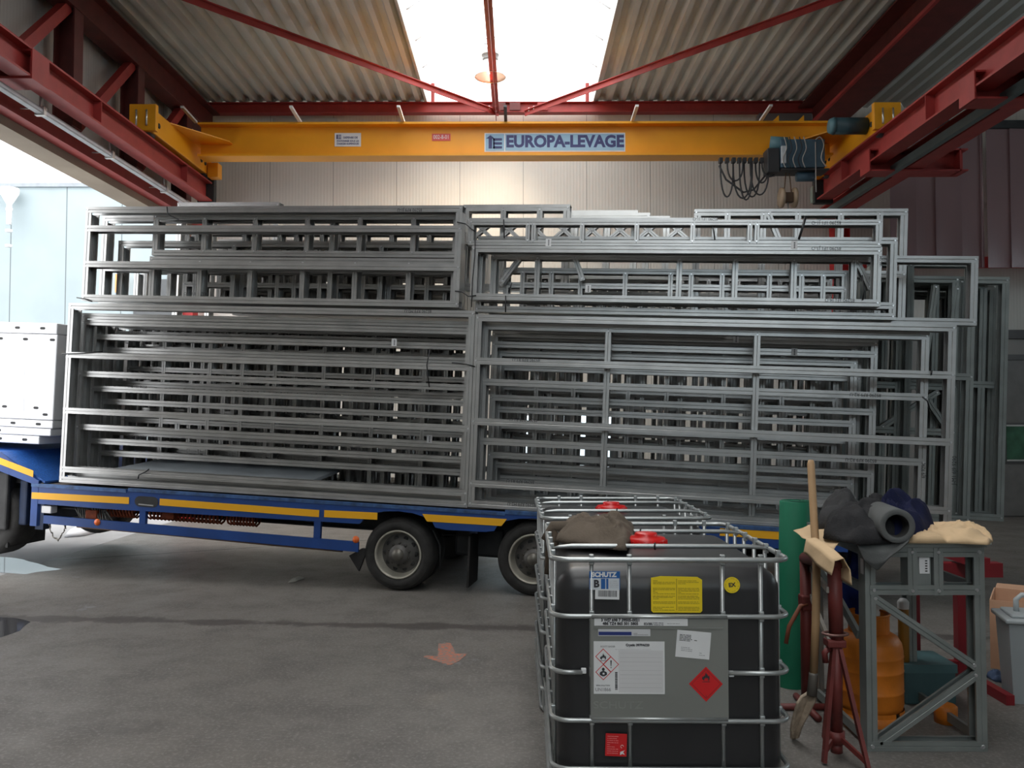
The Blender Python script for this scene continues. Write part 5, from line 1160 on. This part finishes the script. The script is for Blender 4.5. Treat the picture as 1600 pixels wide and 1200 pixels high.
# ------------------------------------------------------------------ red stands, roller tube, shovel, green roll
SR = mat('stand_red', s2l(104, 42, 38), .55, var=.2, bump=.15)
SY = 4.42
sx_ = PY(1305, 1000, SY).x
sd = thing('support_stand', 'red adjustable support stand with splayed legs in front of the gas bottle', 'stand', loc=(sx_, SY, 0))
def sz(v): return PY(1305, v, SY).z
MB().cyl((0, 0, .10), (.006, 0, sz(995)), .030, 18).cyl((.006, 0, sz(995)-.02), (.0, 0, sz(885)), .036, 18).build('stand_tube', SR, sd)
MB().cyl((.0, 0, sz(1160)), (.0, 0, sz(1142)), .042, 18).cyl((.0, 0, sz(1160)-.0), (0, 0, sz(1175)), .03, 18).build('base_sleeve', SR, sd)
for (dx, dy, r) in ((.085, -.20, .016), (-.085, -.06, .016), (.03, .26, .016)):
    MB().bar((dx*.15, dy*.15, sz(1012)), (dx, dy, .012), .018, .034, up=(0, 1, 0)).bar((dx*.1, dy*.1, sz(1150)), (dx*.95, dy*.95, .02+.04), .012, .025).build('leg', SR, sd)
MB().tube([(.062*cos(2*pi*k/24), .04*sin(2*pi*k/24), sz(990)) for k in range(24)], .007, 8, closed=True).build('ring_handle', mat('worn_ring', s2l(130, 96, 90), .4, .4), sd)
MB().bevbox((-.05, -.04, sz(1010)), (.045, .04, sz(998)), .008).tube([(-.03, 0, sz(1012)), (-.055, 0, sz(1020)), (-.05, 0, sz(1035))], .016, 8).build('clamp_collar', SR, sd)
s2y = 5.15; s2x = PY(1259, 950, s2y).x
s2_ = thing('support_stand', 'second red support stand further back, partly behind the shovel handle', 'stand', loc=(s2x, s2y, 0))
h2 = PY(1259, 872, s2y).z
MB().cyl((0, 0, 0), (0, 0, h2), .032, 16).build('stand_tube', SR, s2_)
MB().cyl((-.28, 0, .02), (.2, 0, .02), .02, 10).cyl((0, -.2, .02), (0, .2, .02), .02, 10).build('base_tube', SR, s2_)
h_ = PY(1250, 942, s2y).z; e_ = PY(1228, 990, s2y)
MB().tube([(0, -.03, h_), (-.04, -.03, h_-.01), (e_.x-s2x+.01, -.03, e_.z+.05), (e_.x-s2x-.01, -.03, e_.z-.05)], .013, 8).build('crank_handle', mat('crank_brown', s2l(128, 72, 50), .6), s2_)
MB().bevbox((-.035, -.04, h_-.04), (.035, .04, h_+.05), .01).build('clamp_collar', SR, s2_)
PW = mat('worn_white_paint', s2l(156, 150, 142), .5, var=.15)
ra2 = Vector((s2x, s2y, h2-.0)); rb2 = Vector((sx_, SY-.03, sz(878)))
rt = thing('roller_tube', 'long tube resting on the tops of the two red stands', 'tube', loc=ra2); dv = rb2-ra2
MB().cyl((0, 0, .0), dv, .036, 18).build('tube_body', SR, rt)
for f0, f1, dz0, dz1 in ((.02, .95, -.08, -.1), (.05, .98, -.32, -.48)):
    p0 = ra2+Vector((.03, 0, -.06 if dz0 > -.2 else -.22)); p1 = rb2+Vector((-.035, .02, -.14 if dz0 > -.2 else -.40))
    tag(MB().bar(Vector((0, 0, 0)), p1-p0, .018, .03).build('tie_bar', PW, M=Matrix.Translation(p0)), 'pale flat bar linking the two red stands, '+('upper one' if dz0 > -.2 else 'lower one'), 'bar', 'bars linking the red stands')
# shovel
WD = mat('ash_wood', s2l(176, 142, 104), .6, var=.15, vscale=4, bump=.1)
top = PY(1267, 719, 4.78); mid = PY(1276, 885, 4.62); low = PY(1271, 1057, 4.58); 
sh = thing('shovel', 'long wooden-handled shovel leaning upright with plaster-caked blade', 'shovel', loc=low)
MB().tube([low-low, (mid-low)*.5+Vector((.004, 0, 0)), mid-low, (top-low)*.98, top-low], [.021, .021, .021, .0205, .014], 14).build('handle', WD, sh)
MET = mat('shovel_steel', s2l(96, 92, 86), .55, .4, var=.3)
fb = PY(1268, 1088, 4.55)
MB().tube([Vector((0, 0, .02)), Vector((0, 0, 0)), fb-low], [.023, .024, .026], 14).build('socket', MET, sh)
rows = []
for v, ul, ur, y_ in ((1082, 1262, 1273, 4.54), (1088, 1252, 1275, 4.535), (1098, 1246, 1272, 4.53), (1120, 1240, 1263, 4.56), (1140, 1235, 1252, 4.60), (1154, 1236, 1247, 4.64)):
    y2 = y_+.02
    a, b = PY(ul, v, y2), PY(ur, v, y2); c = PY((ul+ur)/2, v+1, y2+.035); rows.append([a-low, a.lerp(c, .6)-low, c-low, b.lerp(c, .6)-low, b-low])
sheet('blade', mat('plaster_caked', s2l(176, 158, 138), .9, var=.2, vscale=25, bump=.6, bscale=50), rows, parent=sh, th=.014, wav=.006)
# green roll
gy = 5.62; gt = PY(1243, 782, gy); gbm = PY(1240, 1060, gy)
gr = thing('green_mat_roll', 'tall roll of green matting standing between the tanks and the bench', 'roll', loc=(gbm.x-.012, gy, 0))
GRN = mat('green_matting', s2l(8, 106, 76), .7, var=.08, bump=.15, bscale=150)
hh = gt.z; rr_ = .096
Mg = Matrix.Shear('XY', 4, (0.03, 0)) if 0 else Matrix.Identity(4)
def sh_(x, y, z): return Vector((x+.028*z, y, z))
vs = []; fs = []; n = 40
prof = [(rr_, 0), (rr_, hh-.006), (rr_-.006, hh), (.040, hh), (.034, hh-.01), (.034, hh-.3)]
for k in range(n):
    q = 2*pi*k/n
    for r_, z in prof: vs.append(sh_(r_*cos(q), r_*sin(q), z))
for k in range(n):
    for i in range(5): fs.append((k*6+i, ((k+1) % n)*6+i, ((k+1) % n)*6+i+1, k*6+i+1))
mb = MB(); mb._add(vs, fs, True); mb.build('roll_body', GRN, gr)
mb = MB(); sp = []
for k in range(90): q = k*.22; r_ = .038+.0028*q/ .9; sp.append(sh_(min(r_, .092)*cos(q), min(r_, .092)*sin(q), hh+.0005))
mb.tube(sp, .0012, 4).build('spiral_edge', mat('green_dark', s2l(6, 66, 50), .8), gr)
# tall blue-grey plastic sheet leaning behind the green roll's foot
# cardboard box, plastic tub, litter
cp = PZ(1547, 1030); 
cbx = thing('cardboard_box', 'open cardboard box on the floor at the right edge', 'box', Matrix.Translation((PY(1547, 1000, 6.0).x, 6.0, 0)) @ Matrix.Rotation(radians(-32), 4, 'Z'))
CB = mat('cardboard', s2l(202, 158, 128), .85, var=.06, bump=.1)
w_, d_, h_ = .62, .5, PY(1547, 937, 6.0).z
m = MB().box((0, 0, 0), (w_, .008, h_)).box((0, d_-.008, 0), (w_, d_, h_)).box((0, .008, 0), (.008, d_-.008, h_)).box((w_-.008, .008, 0), (w_, d_-.008, h_)).box((.008, .008, 0), (w_-.008, d_-.008, .01)); m.build('box_body', CB, cbx)
MB().box((.01, d_+.001, h_-.004), (w_-.01, d_+.2, h_), Matrix.Rotation(radians(0), 4, 'X')).build('box_flap', CB, cbx)
tbx = thing('plastic_tub', 'pale grey plastic tub with lid and handle at the right edge', 'tub', Matrix.Translation((PY(1575, 1000, 5.25).x, 5.25, 0)) @ Matrix.Rotation(radians(-14), 4, 'Z'))
TG = mat('tub_grey', s2l(150, 156, 158), .4, var=.03)
ht = PY(1576, 975, 5.25).z
t_ = MB(); poly = lambda s, z: [(.0+s, 0+s, z), (.42-s, 0+s, z), (.42-s, .3-s, z), (0+s, .3-s, z)]
vs = [Vector(p) for p in poly(.035, 0)+poly(0.01, ht)]; t_._add(vs, ((3, 2, 1, 0), (4, 5, 6, 7), (0, 1, 5, 4), (1, 2, 6, 5), (2, 3, 7, 6), (3, 0, 4, 7))); t_.build('tub_body', TG, tbx)
MB().bevbox((-.012, -.012, ht), (.432, .312, ht+.03), .01, 3).bevbox((.03, .03, ht+.03), (.39, .27, ht+.05), .008).build('lid', mat('tub_lid', s2l(172, 178, 180), .35, var=.02), tbx)
MB().tube([(.09, .15, ht+.04), (.09, .15, ht+.12), (.12, .15, ht+.15), (.30, .15, ht+.15), (.33, .15, ht+.12), (.33, .15, ht+.04)], .016, 10).build('handle', mat('tub_lid', (0, 0, 0)), tbx)
def litter(nm, m, uv, h, seed, lab, cat, fr=20): return tag(crumple(nm, m, [(PZ(u, v).x, PZ(u, v).y) for u, v in uv], h, seed, Matrix.Translation((0, 0, .002)), fr, .9, rings=10, seg=36), lab, cat)
litter('plastic_wrap', mat('clear_wrap', (.7, .7, .7), .3), [(1560, 1038), (1568, 1052), (1578, 1050), (1576, 1036)], .07, 5, 'scrap of clear plastic wrap by the cardboard box', 'plastic')
litter('blue_rag', mat('rag_blue', s2l(70, 86, 116), .9), [(1541, 1058), (1555, 1066), (1573, 1068), (1566, 1058), (1550, 1055)], .05, 6, 'grey-blue rag on the floor right of the bench', 'rag')
litter('paper_scrap', mat('scrap_pale', s2l(160, 158, 150), .8), [(449, 911), (460, 910), (477, 904), (468, 903), (455, 907)], .022, 7, 'crumpled pale paper scrap on the floor left of the front trailer wheel', 'paper', 14)
p_ = [PZ(98, 840), PZ(128, 838), PZ(166, 829), PZ(150, 822), PZ(118, 827)]
tag(crumple('white_sheet', mat('sheet_white', (.75, .76, .8), .6, var=.04), [(p.x, p.y) for p in p_], .12, 9, Matrix.Translation((0, 0, .003)), 3, .4, rings=12, seg=40), 'white plastic sheet on the ground under the front of the trailer', 'sheet')
# painted arrow and puddles
ap = [(685, 1006), (704, 1004), (712, 1021), (730, 1022), (716, 1034), (702, 1040), (684, 1034), (662, 1027), (664, 1024), (684, 1026)]
mb = MB(); pts = [PZ(u, v) for u, v in ap]
mb.prism([(p.x, p.y) for p in reversed(pts)], .0005, .0015, 'Z')
am = bpy.data.materials.new('worn_orange_paint'); am.use_nodes = True; nt = am.node_tree; b = nt.nodes['Principled BSDF']; n1 = nt.nodes.new('ShaderNodeTexNoise'); n1.inputs['Scale'].default_value = 38; n1.inputs['Detail'].default_value = 6
g = nt.nodes.new('ShaderNodeNewGeometry'); nt.links.new(g.outputs['Position'], n1.inputs['Vector']); r1 = nt.nodes.new('ShaderNodeValToRGB'); r1.color_ramp.elements[0].position = .42; r1.color_ramp.elements[1].position = .62
r1.color_ramp.elements[0].color = (.22, .19, .17, 1); r1.color_ramp.elements[1].color = (.52, .16, .09, 1); nt.links.new(n1.outputs['Fac'], r1.inputs[0]); nt.links.new(r1.outputs[0], b.inputs['Base Color']); b.inputs['Roughness'].default_value = .8
tag(mb.build('painted_arrow', am), 'faded orange arrow sprayed on the concrete floor', 'floor marking')
WT = mat('still_water', (.12, .12, .13), .04, var=.05, spec=1.0)
def blob(nm, uv, lab):
    P = [PZ(u, v) for u, v in uv]; cx_ = sum(p.x for p in P)/len(P); cy_ = sum(p.y for p in P)/len(P); out = []
    n = len(P)
    for i in range(n):
        for k in range(6):
            p = P[i].lerp(P[(i+1) % n], k/6); j = 1+.18*noise.noise(p*3.0); out.append((cx_+(p.x-cx_)*j, cy_+(p.y-cy_)*j))
    return tag(MB().prism(list(reversed(out)), .0003, .0012, 'Z').build(nm, WT), lab, 'puddle')
blob('puddle', [(-60, 968), (-20, 962), (25, 965), (48, 972), (30, 985), (0, 994), (-60, 1005)], 'small shiny puddle at the left edge on the stained line')
blob('puddle', [(-80, 880), (-20, 868), (25, 872), (90, 889), (40, 897), (-10, 893), (-80, 900)], 'larger shiny puddle at the left edge by the side opening')
